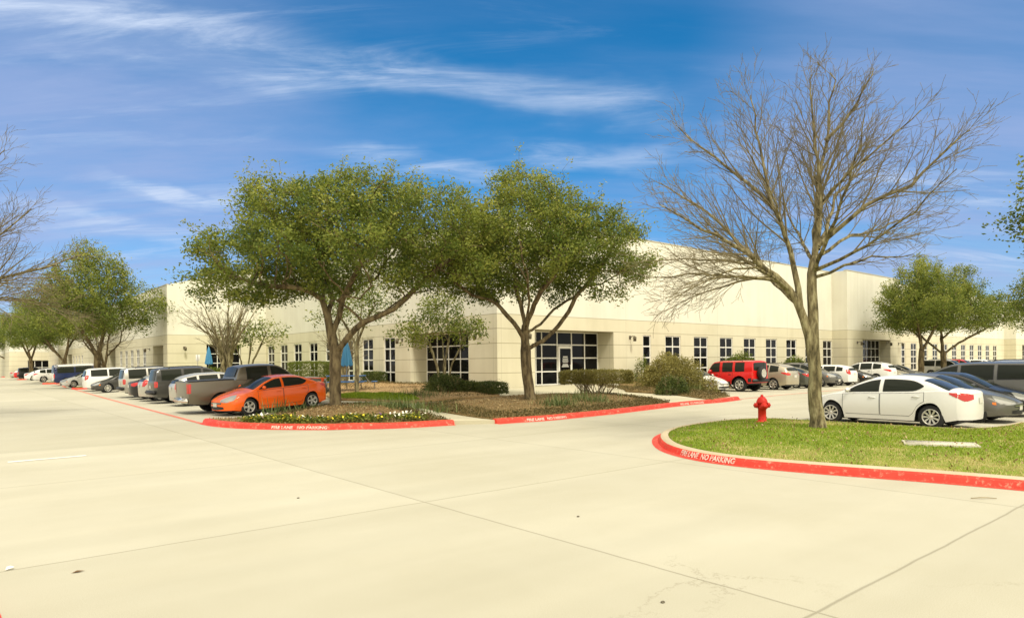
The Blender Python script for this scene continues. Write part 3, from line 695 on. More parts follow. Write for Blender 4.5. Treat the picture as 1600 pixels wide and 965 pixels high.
STY['van'] = dict(L=5.5, W=2.02, fa=.95, ra=4.45, r=.37, base=.32, tum=.16,
  top=[(0,.92),(.06,1.02),(.3,1.13),(.75,1.24),(.9,1.32),(1.5,1.92),(1.8,2.06),(2.4,2.12),(5.3,2.12),(5.45,2.08),(5.5,2.02)],
  belt=[(0,.88),(.15,.98),(.5,1.1),(1.,1.2),(5.5,1.24)], cf=.24, cr=.08, rear=lambda z: .1*max(0,z-1.2), front=lambda z: .06*max(0,.5-z)+.2*max(0,z-.85),
  side=[(1.3,2.0,'f'),(2.1,3.6,'r'),(3.72,5.15,'q')], ws=(.92,1.62), kind='suv')
STY['offroader'] = dict(L=4.55, W=1.96, fa=.83, ra=3.67, r=.42, base=.46, tum=.14,
  top=[(0,1.0),(.05,1.1),(.3,1.14),(1.2,1.18),(1.38,1.22),(1.72,1.72),(1.92,1.86),(2.3,1.89),(4.3,1.90),(4.5,1.88),(4.55,1.84)],
  belt=[(0,.97),(.1,1.06),(.5,1.1),(1.4,1.14),(4.55,1.2)], cf=.12, cr=.06, rear=lambda z: .05*max(0,z-1.2), front=lambda z: .12*max(0,.7-z),
  side=[(1.6,2.3,'f'),(2.48,3.2,'r'),(3.36,4.0,'q')], ws=(1.38,1.82), kind='suv', arch=.55)
STY['pickup'] = dict(L=5.9, W=2.02, fa=1.0, ra=4.65, r=.40, base=.40, tum=.24,
  top=[(0,.98),(.06,1.08),(.35,1.18),(1.3,1.24),(1.5,1.3),(2.15,1.76),(2.45,1.86),(3.0,1.89),(3.62,1.87),(3.86,1.8),(4.0,1.45),(4.05,1.325),(4.12,1.32),(5.84,1.33),(5.9,1.31)],
  belt=[(0,.95),(.12,1.04),(.5,1.12),(1.4,1.19),(4.0,1.25),(4.2,1.29),(5.9,1.30)], cf=.22, cr=.05, rear=lambda z: .03*max(0,.7-z), front=lambda z: .12*max(0,.6-z)+.2*max(0,z-.95),
  side=[(1.72,2.62,'f'),(2.74,3.62,'r')], ws=(1.5,2.3), kind='pickup')

def lip(u, k=.08): return sstep(0, k, u)*sstep(0, k, 1-u)

class Car:
    def __init__(s, st):
        s.st = st; s.top = curve1(st['top']); s.belt = curve1(st['belt']); s.Lh = st['L']/2
        s.body()
    def wb(s, x):
        L_, w = s.st['L'], s.st['W']/2
        return w*(1-.09*clip((1.0-x)/1.0)**2-.10*clip((x-(L_-1.))/1.)**2.2 if s.st['kind'] == 'sedan' or s.st['cr'] > .15 else 1-.05*clip((1.0-x)/1.0)**2-.04*clip((x-(L_-.9))/.9)**2)
    def deform(s, x, y, z):
        st = s.st; w = st['W']/2; L_ = st['L']
        a = clip(1-x/1.1)**1.5; b = clip(1-(L_-x)/.9)**1.5
        x2 = x+a*(st['cf']*(abs(y)/w)**3.2+st['front'](z))-b*(st['cr']*(abs(y)/w)**3.2+st['rear'](z))
        return (s.Lh-x2, y, z)
    def half(s, x):
        """ring from underneath up to the roof centre, list of (y, z, mat)"""
        st = s.st; wb = s.wb(x); zl = st['base']+.04*clip((.35-x)/.35)+.07*clip((x-st['L']+.5)/.5)
        ra = st.get('arch', st['r']+.055)
        for xa in (st['fa'], st['ra']):
            d = abs(x-xa)
            if d < ra: zl = max(zl, st['r']+math.sqrt(ra*ra-d*d))
        zb = s.belt(x); zt = max(s.top(x), zb+.004); zl = min(zl, zb-.06)
        zs = .62*zb
        def yb(z):
            if z < zs: return wb*(1-.075*((zs-z)/(zs-st['base']))**2*.9)
            return wb*(1-.045*((z-zs)/(zb-zs))**2)
        P = [(yb(zl)-.3, zl+.01, 1), (yb(zl)-.03, zl, 1)]
        n = 9
        for i in range(n+1):
            z = zl+(zb-zl)*i/n; P.append((yb(z), z, 0))
        ye = yb(zb); cr = min(.065, max(zt-zb, .003)); g = max(zt-cr-zb, 0)
        P.append((ye-.03*clip(g/.1+.15), zb+.012*clip(g/.1), 0))
        yr = ye-.03-st['tum']*g
        for i in range(1, 6):
            t = i/5; bow = .035*math.sin(PI*t)*clip(g/.4)
            P.append((ye-.03+(yr-ye+.03)*t+bow, zb+.012*clip(g/.1)+(g-.012*clip(g/.1))*t, 0))
        for t in (.96,.88,.72,.5,.25,0.):
            P.append((yr*t, zt-cr*t**2.6, 0))
        return P
    def body(s):
        st = s.st; xs_ = set()
        x = 0.
        while x < st['L']: xs_.add(round(x, 4)); x += .11
        xs_.add(st['L'])
        for p in st['top']: xs_.add(round(p[0], 4))
        ra = st.get('arch', st['r']+.055)
        for xa in (st['fa'], st['ra']):
            for i in range(17): xs_.add(round(xa+ra*math.cos(PI*i/16)*.9995, 4))
        xs_ = sorted(xs_); keep = [xs_[0]]
        for x in xs_[1:]:
            if x-keep[-1] > .012 or x == st['L']: keep.append(x)
        rings = [s.half(x) for x in keep]; k = len(rings[0]); mb = MB()
        for sd in (1, -1):
            vs = [s.deform(x, sd*y, z) for x, R in zip(keep, rings) for (y, z, m) in R]
            n = len(keep); b = mb.add(vs, [])
            for i in range(n-1):
                for j in range(k-1):
                    f = (i*k+j, i*k+j+1, (i+1)*k+j+1, (i+1)*k+j)
                    mb.f.append(tuple(b+q for q in (f if sd > 0 else f[::-1]))); mb.m.append(1 if j < 2 else 0); mb.sm.append(True)
        nc = 10
        for x, R in ((keep[0], rings[0]), (keep[-1], rings[-1])):
            vs = [s.deform(x, y*(1-2*c/nc), z) for (y, z, m) in R for c in range(nc+1)]
            fs = [(j*(nc+1)+c, j*(nc+1)+c+1, (j+1)*(nc+1)+c+1, (j+1)*(nc+1)+c) for j in range(1, k-1) for c in range(nc)]
            mb.add(vs, fs, 0, True)
        me = mb.mesh('body'); bm = bmesh.new(); bm.from_mesh(me); bmesh.ops.remove_doubles(bm, verts=bm.verts, dist=.0008)
        bmesh.ops.dissolve_degenerate(bm, dist=.0005, edges=bm.edges[:]); bmesh.ops.recalc_face_normals(bm, faces=bm.faces)
        for e in bm.edges:
            if len(e.link_faces) == 2 and e.calc_face_angle(0) > rad(50): e.smooth = False
        bm.to_mesh(me)
        s.bvh = BVHTree.FromBMesh(bm); bm.free(); s.me = me
    def patch(s, pts, org, nu=10, nv=5, off=.006, border=0., name='panel'):
        """pts: (u, v0, v1); org(u, v) -> (point, direction); grid cast on the body and lifted off"""
        f0 = curve1([(p[0], p[1]) for p in pts]); f1 = curve1([(p[0], p[2]) for p in pts])
        u0, u1 = pts[0][0], pts[-1][0]
        us = [u0+(u1-u0)*i/nu for i in range(nu+1)]
        if border: us = [u0, u0+border]+us[1:-1]+[u1-border, u1]
        vs = []; ok = []
        nn = nv+1+(2 if border else 0)
        for u in us:
            a, b = f0(u), f1(u)
            ts = [i/nv for i in range(nv+1)]
            if border:
                q = min(.45, border/max(b-a, .01)); ts = [0, q]+[t for t in ts[1:-1]]+[1-q, 1]
                ts = sorted(ts)
            for t in ts:
                p, d = org(u, a+(b-a)*t); h, nrm, fi, ds = s.bvh.ray_cast(Vector(p), Vector(d))
                if h is None: vs.append((0,0,0)); ok.append(False)
                else:
                    if nrm.dot(Vector(d)) > 0: nrm = -nrm
                    q = h+nrm*off; vs.append((q.x,q.y,q.z)); ok.append(True)
        fs = []; ms = []
        for i in range(len(us)-1):
            for j in range(nn-1):
                f = (i*nn+j, (i+1)*nn+j, (i+1)*nn+j+1, i*nn+j+1)
                if all(ok[q] for q in f):
                    fs.append(f); ms.append(1 if border and (i in (0, len(us)-2) or j in (0, nn-2)) else 0)
        mb = MB(); mb.v = vs; mb.f = fs; mb.m = ms; mb.sm = [True]*len(fs)
        me = mb.mesh(name)
        bm = bmesh.new(); bm.from_mesh(me); bmesh.ops.delete(bm, geom=[v for v in bm.verts if not v.link_faces], context='VERTS')
        bm.normal_update(); d = Vector(org((u0+u1)/2, (pts[0][1]+pts[0][2])/2)[1])
        for f in bm.faces:
            if f.normal.dot(d) > 0: f.normal_flip()
        bm.to_mesh(me); bm.free(); return me
    # casting frames
    def cs(s, sd): return lambda u, v: ((s.Lh-u, sd*4, v), (0, -sd, 0))
    def cf(s): return lambda u, v: ((6, u, v), (-1, 0, 0))
    def cr(s): return lambda u, v: ((-6, u, v), (1, 0, 0))
    def ct(s): return lambda u, v: ((s.Lh-u, v, 5), (0, 0, -1))
    def cd(s, fb, sd):
        q = math.sqrt(.5); w = s.st['W']/2
        def o(u, v):
            # u grows from the front/rear centre round the corner to the side
            c = (fb*(s.Lh-.1)-fb*u*q, sd*(w-.1)+sd*u*q)
            return ((c[0]+fb*3*q, c[1]+sd*3*q, v), (-fb*q, -sd*q, 0))
        return o

def mesh_tyre(r, w):
    mb = MB(); p = [(r*.62,-w/2),(r*.9,-w/2),(r*.975,-w/2+.025),(r,-w/2+.06),(r,w/2-.06),(r*.975,w/2-.025),(r*.9,w/2),(r*.62,w/2)]
    mb.lathe(p, 28, 0, 'y'); mb.lathe([(0,-.02),(r*.64,-.02)], 28, 0, 'y'); return fix_normals(mb.mesh('wheel'))
def mesh_rim(r, w, spokes, wide):
    """alloy facing +Y"""
    mb = MB(); R0 = r*.66
    mb.lathe([(R0,w/2-.005),(R0*1.02,w/2+.004),(R0*.93,w/2+.004),(R0*.88,w/2-.03),(R0*.87,-.0)], 28, 0, 'y')
    mb.lathe([(0,w/2-.005),(R0*.22,w/2-.008),(R0*.26,w/2-.04)], 16, 0, 'y')
    for k in range(spokes):
        a = 2*PI*k/spokes; c, sn = math.cos(a), math.sin(a)
        w0, w1 = R0*.16*wide, R0*.24*wide; r0, r1 = R0*.18, R0*.92
        def pt(rr, t, y): return (rr*c-t*sn, y, rr*sn+t*c)
        vs = [pt(r0,-w0,w/2-.012), pt(r0,w0,w/2-.012), pt(r1,w1,w/2-.002), pt(r1,-w1,w/2-.002), pt(r0,-w0,w/2-.05), pt(r0,w0,w/2-.05), pt(r1,w1,w/2-.045), pt(r1,-w1,w/2-.045)]
        mb.add(vs, [(0,1,2,3),(0,4,5,1),(1,5,6,2),(3,2,6,7),(0,3,7,4)], 0, False)
    return fix_normals(mb.mesh('rim'))

PROTO = {}
def car_parts(style):
    if style in PROTO: return PROTO[style]
    st = STY[style]; c = Car(st); w = st['W']/2; L_ = st['L']; parts = []
    def add(name, me, mats, parent=None, loc=None, rz=0.): parts.append((name, me, mats, parent, loc, rz)); return len(parts)-1
    add('body', c.me, ['PAINT', 'black'])
    zt = lambda x: c.top(x); zb = lambda x: c.belt(x)
    # underside
    mb = MB(); mb.box(-c.Lh+.35, c.Lh-.35, -w+.28, w-.28, st['base']-.04, st['base']+.34)
    add('underbody', mb.mesh('underbody'), ['black'])
    # glass
    a, b = st['ws']
    def wid(x):
        g = max(zt(x)-.06-zb(x), 0); return (c.wb(x)*.955-.03-st['tum']*g)*.93
    add('windshield', c.patch([(a+(b-a)*i/6, -wid(a+(b-a)*i/6), wid(a+(b-a)*i/6)) for i in range(7)], c.ct(), 10, 10, .008), ['carglass'])
    if 'rw' in st:
        a, b = st['rw']; add('rear_window', c.patch([(a+(b-a)*i/6, -wid(a+(b-a)*i/6)*.93, wid(a+(b-a)*i/6)*.93) for i in range(7)], c.ct(), 10, 10, .008), ['carglass'])
    elif st['kind'] == 'suv':
        xx = L_-.35; z0 = zb(xx)+.05; z1 = zt(xx)-.13; yy = w-.2-st['tum']*.3
        if style == 'offroader': z0 += .05
        add('rear_window', c.patch([(-yy,z0+.02,z1-.04),(-yy*.9,z0,z1-.01),(0,z0,z1),(yy*.9,z0,z1-.01),(yy,z0+.02,z1-.04)], c.cr(), 12, 6, .008), ['carglass'])
    if style == 'pickup':
        add('rear_window', c.patch([(-.66,1.4,1.76),(0,1.4,1.8),(.66,1.4,1.76)], c.cr(), 8, 4, .03), ['carglass'])
        mb = MB(); mb.box(-c.Lh+.09, -c.Lh+1.78, -w+.14, w-.14, 1.26, 1.335); add('cargo_bed', mb.mesh('cargo_bed'), ['black'])
    def greenz(x):
        cr = min(.065, zt(x)-zb(x)); return zb(x)+.035, zt(x)-cr-.045
    for sd in (1, -1):
        for (s0, s1, t) in st['side']:
            pts = []
            for i in range(9):
                x = s0+(s1-s0)*i/8; z0, z1 = greenz(x)
                if t == 'f' and st['kind'] == 'sedan': z1 = min(z1, zb(x)+.04+max(0, (x-s0))*.62)
                z1 = max(z1, z0+.012)
                if st['kind'] == 'sedan' and t == 'r':
                    k_ = clip((x-(s1-.28))/.28); z0 += .10*k_**2; z1 = max(z1-.05*k_**2, z0+.012)
                pts.append((x, z0, z1))
            add('side_window', c.patch(pts, c.cs(sd), 12, 5, .006, .022), ['carglass', 'black'])
        # doors with handles
        ds = [(s0, s1) for (s0, s1, t) in st['side'] if t in 'fr']
        ra = st.get('arch', st['r']+.055)
        for (s0, s1) in ds:
            q0 = s0-.06; q1 = s1+.03; pts = []
            for i in range(11):
                x = q0+(q1-q0)*i/10; z0 = st['base']+.12; z1 = zb(x)-.005
                d = abs(x-st['ra'])
                if d < ra+.05: z0 = max(z0, st['r']+math.sqrt((ra+.05)**2-d*d))
                pts.append((x, min(z0, z1-.1), z1))
            di = add('door', c.patch(pts, c.cs(sd), 12, 8, .004, .012), ['PAINT', 'black'])
            hx = q1-.2; hz_ = zb(hx)-.12; hit = c.bvh.ray_cast(Vector((c.Lh-hx, sd*4, hz_)), Vector((0,-sd,0)))[0]
            if hit: add('handle', rbox(.2, .035, .032, .012, 2, (hit.x, hit.y+sd*.012, hit.z)), ['PAINT' if st['kind'] == 'sedan' else 'black'], di)
        # mirror
        mx = st['side'][0][0]+.14; mz = zb(mx)+.10; hit = c.bvh.ray_cast(Vector((c.Lh-mx, sd*4, zb(mx)-.02)), Vector((0,-sd,0)))[0]
        big = 1.25 if st['kind'] != 'sedan' else 1.
        yb_ = abs(hit.y) if hit else w-.08
        add('side_mirror', rbox(.11*big, .2*big, .14*big, .04, 3, (c.Lh-mx, sd*(yb_+.13), mz)), ['PAINT'])
        # lamps
        zf = c.top(.12)
        if style in ('suv','van','offroader','pickup'):
            add('headlight', c.patch([(-.32,zf-.30,zf-.06),(0,zf-.30,zf-.06),(.12,zf-.28,zf-.08)], c.cd(1, sd), 8, 5, .007), ['headlamp'])
        else:
            add('headlight', c.patch([(-.34,zf-.14,zf-.07),(-.1,zf-.16,zf+.03),(.16,zf-.10,zf+.09),(.24,zf-.01,zf+.09)], c.cd(1, sd), 10, 5, .007), ['headlamp'])
        add('side_marker', c.patch([(.22,zf-.16,zf-.08),(.3,zf-.14,zf-.08)], c.cd(1, sd), 3, 3, .009), ['amber'])
        zr = zb(L_-.1)
        if style in ('sedan','coupe'): tl = [(-.30,zr-.17,zr-.05),(-.05,zr-.22,zr-.01),(.12,zr-.15,zr+.0),(.30,zr-.04,zr+.005)]
        elif style == 'crossover': tl = [(-.26,zr-.2,zr-.10),(-.05,zr-.22,zr-.04),(.15,zr-.14,zr-.02),(.3,zr-.08,zr-.03)]
        elif style == 'pickup': tl = [(-.16,.86,1.24),(.0,.86,1.24),(.06,.88,1.22)]
        elif style == 'offroader': tl = [(-.14,.98,1.16),(.0,.98,1.16)]
        elif style == 'van': tl = [(-.14,.8,1.2),(.0,.8,1.2),(.05,.82,1.18)]
        elif style == 'suv': tl = [(-.16,.84,1.12),(.0,.83,1.14),(.08,.86,1.1)]
        else: tl = [(-.18,zr-.24,zr+.02),(.0,zr-.22,zr+.12),(.12,zr-.1,zr+.1)]
        add('taillight', c.patch(tl, c.cd(-1, sd), 9, 6, .008), ['taillamp'])
    zf = c.top(.0)
    gw = .42 if style not in ('offroader','pickup','suv','van') else .52
    gh = .09 if style not in ('offroader','pickup','suv','van') else .2
    g1 = zf-.05
    gi = add('grille', c.patch([(-gw,g1-gh*.8,g1-.01),(0,g1-gh,g1),(gw,g1-gh*.8,g1-.01)], c.cf(), 12, 4, .007), ['black'])
    add('grille_bar', c.patch([(-gw,g1-gh*.45,g1-gh*.25),(0,g1-gh*.55,g1-gh*.3),(gw,g1-gh*.45,g1-gh*.25)], c.cf(), 12, 2, .018), ['chrome'], gi)
    b0 = st['base']+.06
    add('air_intake', c.patch([(-.5,b0+.03,b0+.12),(0,b0,b0+.15),(.5,b0+.03,b0+.12)], c.cf(), 12, 4, .006), ['black'])
    pz = .46 if st['base'] < .28 else .62
    add('licence_plate', c.patch([(-.15,pz-.08,pz+.07),(.15,pz-.08,pz+.07)], c.cf(), 4, 3, .014), ['plate'])
    rz_ = .78 if style in ('sedan','coupe') else (.86 if style not in ('pickup','offroader','van') else .66)
    add('licence_plate', c.patch([(-.15,rz_-.08,rz_+.08),(.15,rz_-.08,rz_+.08)], c.cr(), 4, 3, .014), ['plate'])
    if style in ('suv','offroader','pickup','van'):
        m_ = 'chrome' if style == 'pickup' else ('black' if style != 'van' else 'chrome')
        bz = .58 if style != 'offroader' else .68
        add('bumper', rbox(.16, 2*w-.12, .2, .05, 3, (-c.Lh-.02, 0, bz)), [m_]); add('bumper', rbox(.16, 2*w-.2, .2, .05, 3, (c.Lh-.02, 0, bz)), [m_ if style != 'suv' else 'black'])
    if style in ('suv','crossover','offroader'):
        for sd in (1,-1):
            x0, x1 = 2.2, L_-.75; mb = MB(); y = sd*(wid(2.8)*.98)
            zz = lambda x: c.bvh.ray_cast(Vector((c.Lh-x, y, 5)), Vector((0,0,-1)))[0].z
            pts = [(c.Lh-x0, y, zz(x0)), (c.Lh-x0-.08, y, zz(x0)+.055)]+[(c.Lh-x, y, zz(x)+.06) for x in (2.6,3.2)]+[(c.Lh-x1+.08, y, zz(x1)+.055), (c.Lh-x1, y, zz(x1))]
            mb.tube(pts, [.02]*len(pts), 6); add('roof_rail', mb.mesh('roof_rail'), ['black'])
    if style == 'offroader':
        sp = add('spare_wheel', mesh_tyre(.40, .25), ['tyre'], None, (-c.Lh-.17, .12, 1.12), PI/2); add('rim', mesh_rim(.40, .25, 8, 1.2), ['rim'], sp)
        for sd in (1,-1):
            add('sill_cladding', c.patch([(1.42,.46,.62),(3.05,.46,.62)], c.cs(sd), 10, 3, .012), ['black'])
            add('sill_cladding', c.patch([(4.27,.47,.82),(4.5,.5,.84)], c.cs(sd), 4, 3, .012), ['black'])
    if style == 'coupe':   # rear spoiler of the orange saloon
        hit = c.bvh.ray_cast(Vector((-c.Lh+.12, 0, 5)), Vector((0,0,-1)))[0]
        sp = add('spoiler', rbox(.2, 1.3, .03, .012, 2, (-c.Lh+.16, 0, hit.z+.13)), ['PAINT'])
        for sd in (1,-1): add('spoiler_mount', rbox(.12, .05, .14, .015, 2, (-c.Lh+.18, sd*.52, hit.z+.06)), ['PAINT'], sp)
    if style == 'van':
        add('roof_panel', c.patch([(1.75,-.86,.86),(5.3,-.86,.86)], c.ct(), 10, 8, .01), ['white_enamel'])
        for sd in (1,-1): add('roof_edge', c.patch([(1.7,1.93,2.06),(5.35,1.93,2.06)], c.cs(sd), 10, 3, .01), ['white_enamel'])
        add('tail_panel', c.patch([(-.9,.5,1.95),(.9,.5,1.95)], c.cr(), 10, 8, .004), ['white_enamel'])
    # wheels
    r = st['r']; tw = .22 if r < .35 else .26
    ty = mesh_tyre(r, tw); rm = mesh_rim(r, tw, {'coupe':5,'sedan':9}.get(style, 6), {'coupe':.85,'sedan':.5}.get(style, .75))
    for xa in (st['fa'], st['ra']):
        for sd in (1,-1):
            wi = add('wheel', ty, ['tyre'], None, (c.Lh-xa, sd*(c.wb(xa)-tw/2-.035), r), 0 if sd > 0 else PI)
            add('rim', rm, ['rim'], wi)
    PROTO[style] = parts; return parts

PAINTS = {}
def paint(name, col, metal=.0, rough=.28):
    if name not in PAINTS: PAINTS[name] = plain(name+'_car_paint', col, rough, metal, .4, .3)
    return PAINTS[name]
def park(style, X, Y, ang, pnt, label, cat='car', group=None, name='parked_car', over=None, drop=()):
    st = STY[style]; dx, dy = math.cos(ang), math.sin(ang)
    ax = st['L']/2-st['fa']; bx_ = st['L']/2-st['ra']
    zf, zr = zg(X+dx*ax, Y+dy*ax), zg(X+dx*bx_, Y+dy*bx_)
    pitch = math.atan2(zf-zr, ax-bx_); z0 = zf-ax*math.sin(pitch)
    e = empty(name, (X, Y, z0+.004), 0, label, cat, group)
    e.rotation_euler = (0, -pitch, ang)
    obs = []
    for (nm, me, mats, par, loc, rz) in car_parts(style):
        o = bpy.data.objects.new(nm, me); COL.objects.link(o); obs.append(o)
        if len(me.materials) == 0:
            for m_ in mats: me.materials.append(M[m_] if m_ != 'PAINT' else pnt)
        o.parent = e if par is None else obs[par]
        if loc: o.location = loc; o.rotation_euler = (0,0,rz)
        mm = list(mats)
        if over and nm in over: mm = [over[nm]]+mm[1:]
        for i, m_ in enumerate(mm):
            want = pnt if m_ == 'PAINT' else (M[m_] if m_ in M else PAINTS[m_])
            if me.materials[i] != want:
                o.material_slots[i].link = 'OBJECT'; o.material_slots[i].material = want
    return e

pw = paint('white', (.74,.73,.68)); po = paint('orange', (.92,.135,.008), .0, .22); pgm = paint('grey_metal', (.17,.15,.11), .5, .3)
psil = paint('silver', (.52,.50,.43), .55, .3); pbk = paint('black', (.016,.016,.015)); pdk = paint('dark_grey', (.06,.058,.05), .3, .3)
prd = paint('red', (.62,.012,.010)); ptan = paint('champagne', (.46,.41,.30), .5, .32); pbl = paint('blue', (.012,.022,.075)); pgr = paint('green_grey', (.11,.115,.09), .4, .3)
pgs = paint('grey', (.15,.145,.125), .4, .3)
GL, GF, GN = 'cars parked in the left row', 'cars parked along the right facade', 'cars parked behind the grass island'
W_, E_, N_, S_ = PI, 0., PI/2, -PI/2      # headings in the lot
park('coupe', 9.92, 26.85, W_+rad(8), po, 'bright orange sedan with rear spoiler, nose out beside the flower bed', 'car', GL)
park('pickup', 10.05, 28.85, E_, pgm, 'grey four door pickup truck with red tail lamps next to the orange sedan', 'pickup truck', GL, 'pickup_truck')
park('hatch', 10.2, 34.6, E_, psil, 'silver hatchback half hidden behind the grey pickup bed', 'car', GL)
park('suv', 10.2, 38.0, E_, pdk, 'boxy black SUV with roof rails between two silver cars', 'SUV', GL, 'parked_suv')
park('hatch', 10.1, 40.9, E_, psil, 'small silver car just beyond the boxy black SUV', 'car', GL)
park('sedan', 10.2, 43.6, E_, pbk, 'black sedan seen from behind with wide red tail lamps in the left row', 'car', GL)
park('suv', 10.3, 46.5, E_, psil, 'silver SUV with roof rails beyond the black sedan', 'SUV', GL, 'parked_suv')
park('sedan', 10.2, 56.9, W_, pdk, 'dark grey sedan parked nose out before the large white minivan', 'car', GL)
park('minivan', 10.5, 60.8, E_, pw, 'long white minivan with a dark oval side window in the left row', 'minivan', GL, 'parked_minivan')
park('sedan', 10.1, 73.5, W_, pw, 'white sedan parked nose out beside the blue passenger van', 'car', GL)
park('van', 10.8, 81.5, E_, pbl, 'tall blue passenger van with a white roof', 'van', GL, 'passenger_van')
park('crossover', 10.5, 103., E_, pw, 'white SUV with dark rear windows beyond the blue van', 'SUV', GL, 'parked_suv')
park('sedan', 10.5, 117., E_, pw, 'distant white sedan just beyond the white SUV in the left row', 'car', GL)
park('sedan', 10.5, 137., E_, prd, 'distant red car near the far end of the left row', 'car', GL)
park('suv', 10.8, 133., E_, pbk, 'distant black SUV beside the red car', 'SUV', GL, 'parked_suv')
park('sedan', 10.8, 151., E_, psil, 'farthest silver car at the end of the left row', 'car', GL)

park('sedan', 35.0, 24.5, S_, pw, 'white sedan facing out, partly hidden behind the large dry bush', 'car', GF)
park('offroader', 37.9, 23.9, N_, prd, 'bright red boxy four wheel drive with a spare wheel on its tail', 'SUV', GF, 'off_road_vehicle')
park('crossover', 41.4, 23.6, N_, ptan, 'champagne crossover with sloping tail next to the red four wheel drive', 'SUV', GF, 'parked_suv')
park('sedan', 44.5, 23.7, N_, pgr, 'dark green grey sedan right of the champagne crossover', 'car', GF)
park('crossover', 47.6, 23.6, S_, pgs, 'dark grey crossover nose out just right of the bare tree trunk', 'SUV', GF, 'parked_suv')
park('hatch', 50.6, 23.6, N_, pw, 'white hatchback right of the dark grey crossover', 'car', GF)
park('sedan', 53.6, 23.6, S_, pbk, 'black sedan nose out between two white cars', 'car', GF)
park('crossover', 57., 23.5, N_, pw, 'white crossover with a red tail lamp behind the white sedan roof', 'SUV', GF, 'parked_suv')
park('sedan', 60.5, 23.5, S_, ptan, 'champagne sedan nose out beside the white crossover', 'car', GF)
park('sedan', 63.4, 23.4, S_, pgs, 'grey sedan nose out just left of the two oaks', 'car', GF)
park('suv', 77.2, 23.6, S_, pw, 'white SUV seen side on behind the forked oak trunk', 'SUV', GF, 'parked_suv')
park('sedan', 80.3, 23.4, S_, pbk, 'black sedan right of the white SUV behind the forked oak', 'car', GF)
park('suv', 83.8, 24.4, S_, prd, 'red SUV roof showing above the black sedan', 'SUV', GF, 'parked_suv')
park('minivan', 88., 23.6, S_, pw, 'white minivan right of the red SUV', 'minivan', GF, 'parked_minivan')
park('crossover', 93.5, 23.6, S_, psil, 'silver crossover right of the far white minivan', 'SUV', GF, 'parked_suv')
park('sedan', 99., 23.5, N_, pw, 'distant white sedan beyond the silver crossover', 'car', GF)
park('sedan', 105., 23.5, S_, psil, 'farthest silver sedan along the right facade', 'car', GF)

park('sedan', 21.12, 7.97, N_, pw, 'clean white sedan parked behind the bare tree and grass', 'car', GN)
park('sedan', 23.95, 7.75, S_, pgs, 'dark grey sedan nose out beside the near white sedan', 'car', GN)
park('sedan', 26.8, 7.95, S_, pbk, 'black sedan behind the grey sedan at the right edge', 'car', GN)
park('minivan', 29.75, 8.3, N_, pgs, 'dark grey minivan with tinted side windows at the right edge', 'minivan', GN, 'parked_minivan')
park('suv', 34.4, 8.6, N_, pw, 'white SUV roof showing over the dark grey minivan', 'SUV', GN, 'parked_suv')
# ------------------------------------------------------------------ vegetation
def np_mesh(name, verts, quads, tint=None, smooth=False):
    me = bpy.data.meshes.new(name); nv = len(verts); nf = len(quads); k = quads.shape[1]
    me.vertices.add(nv); me.vertices.foreach_set('co', verts.astype(np.float32).ravel())
    me.loops.add(nf*k); me.loops.foreach_set('vertex_index', quads.astype(np.int32).ravel())
    me.polygons.add(nf); me.polygons.foreach_set('loop_start', np.arange(0, nf*k, k, dtype=np.int32))
    me.polygons.foreach_set('loop_total', np.full(nf, k, dtype=np.int32))
    if smooth: me.polygons.foreach_set('use_smooth', np.ones(nf, dtype=bool))
    me.update(calc_edges=True)
    if tint is not None:
        a = me.attributes.new('tint', 'FLOAT', 'POINT'); a.data.foreach_set('value', tint.astype(np.float32))
    me.validate(); return me
def leaves_mesh(name, cen, rg, size=(.05,.1), wid=.5, tint=None, up=.0, spread=1.):
    """one rhombus per centre, random facing"""
    n = len(cen)
    d = rg.normal(size=(n,3)); d[:,2] = d[:,2]*spread+up; d /= np.linalg.norm(d, axis=1, keepdims=True)
    e = rg.normal(size=(n,3)); e -= d*np.sum(d*e, axis=1, keepdims=True); e /= np.linalg.norm(e, axis=1, keepdims=True)
    s = rg.uniform(size[0], size[1], size=(n,1)); w = s*wid
    nn = np.cross(d, e)*s*.12
    v = np.stack([cen-d*s, cen+e*w+nn, cen+d*s, cen-e*w+nn], axis=1).reshape(-1,3)
    q = np.arange(4*n).reshape(-1,4)
    if tint is None: tint = rg.uniform(0,1,n)
    return np_mesh(name, v, q, np.repeat(tint, 4))
def blades_mesh(name, root, rg, h=(.05,.1), w=.008, lean=.5, tint=None):
    n = len(root); a = rg.uniform(0, 2*PI, n); hh = rg.uniform(h[0], h[1], n)
    side = np.stack([np.cos(a), np.sin(a), np.zeros(n)], 1)*w
    b = rg.uniform(0, 2*PI, n); ln = rg.uniform(.1, lean, n)*hh
    tip = root+np.stack([np.cos(b)*ln, np.sin(b)*ln, hh], 1)
    v = np.stack([root-side, root+side, tip], 1).reshape(-1,3); q = np.arange(3*n).reshape(-1,3)
    if tint is None: tint = rg.uniform(0,1,n)
    return np_mesh(name, v, q, np.repeat(tint, 3))

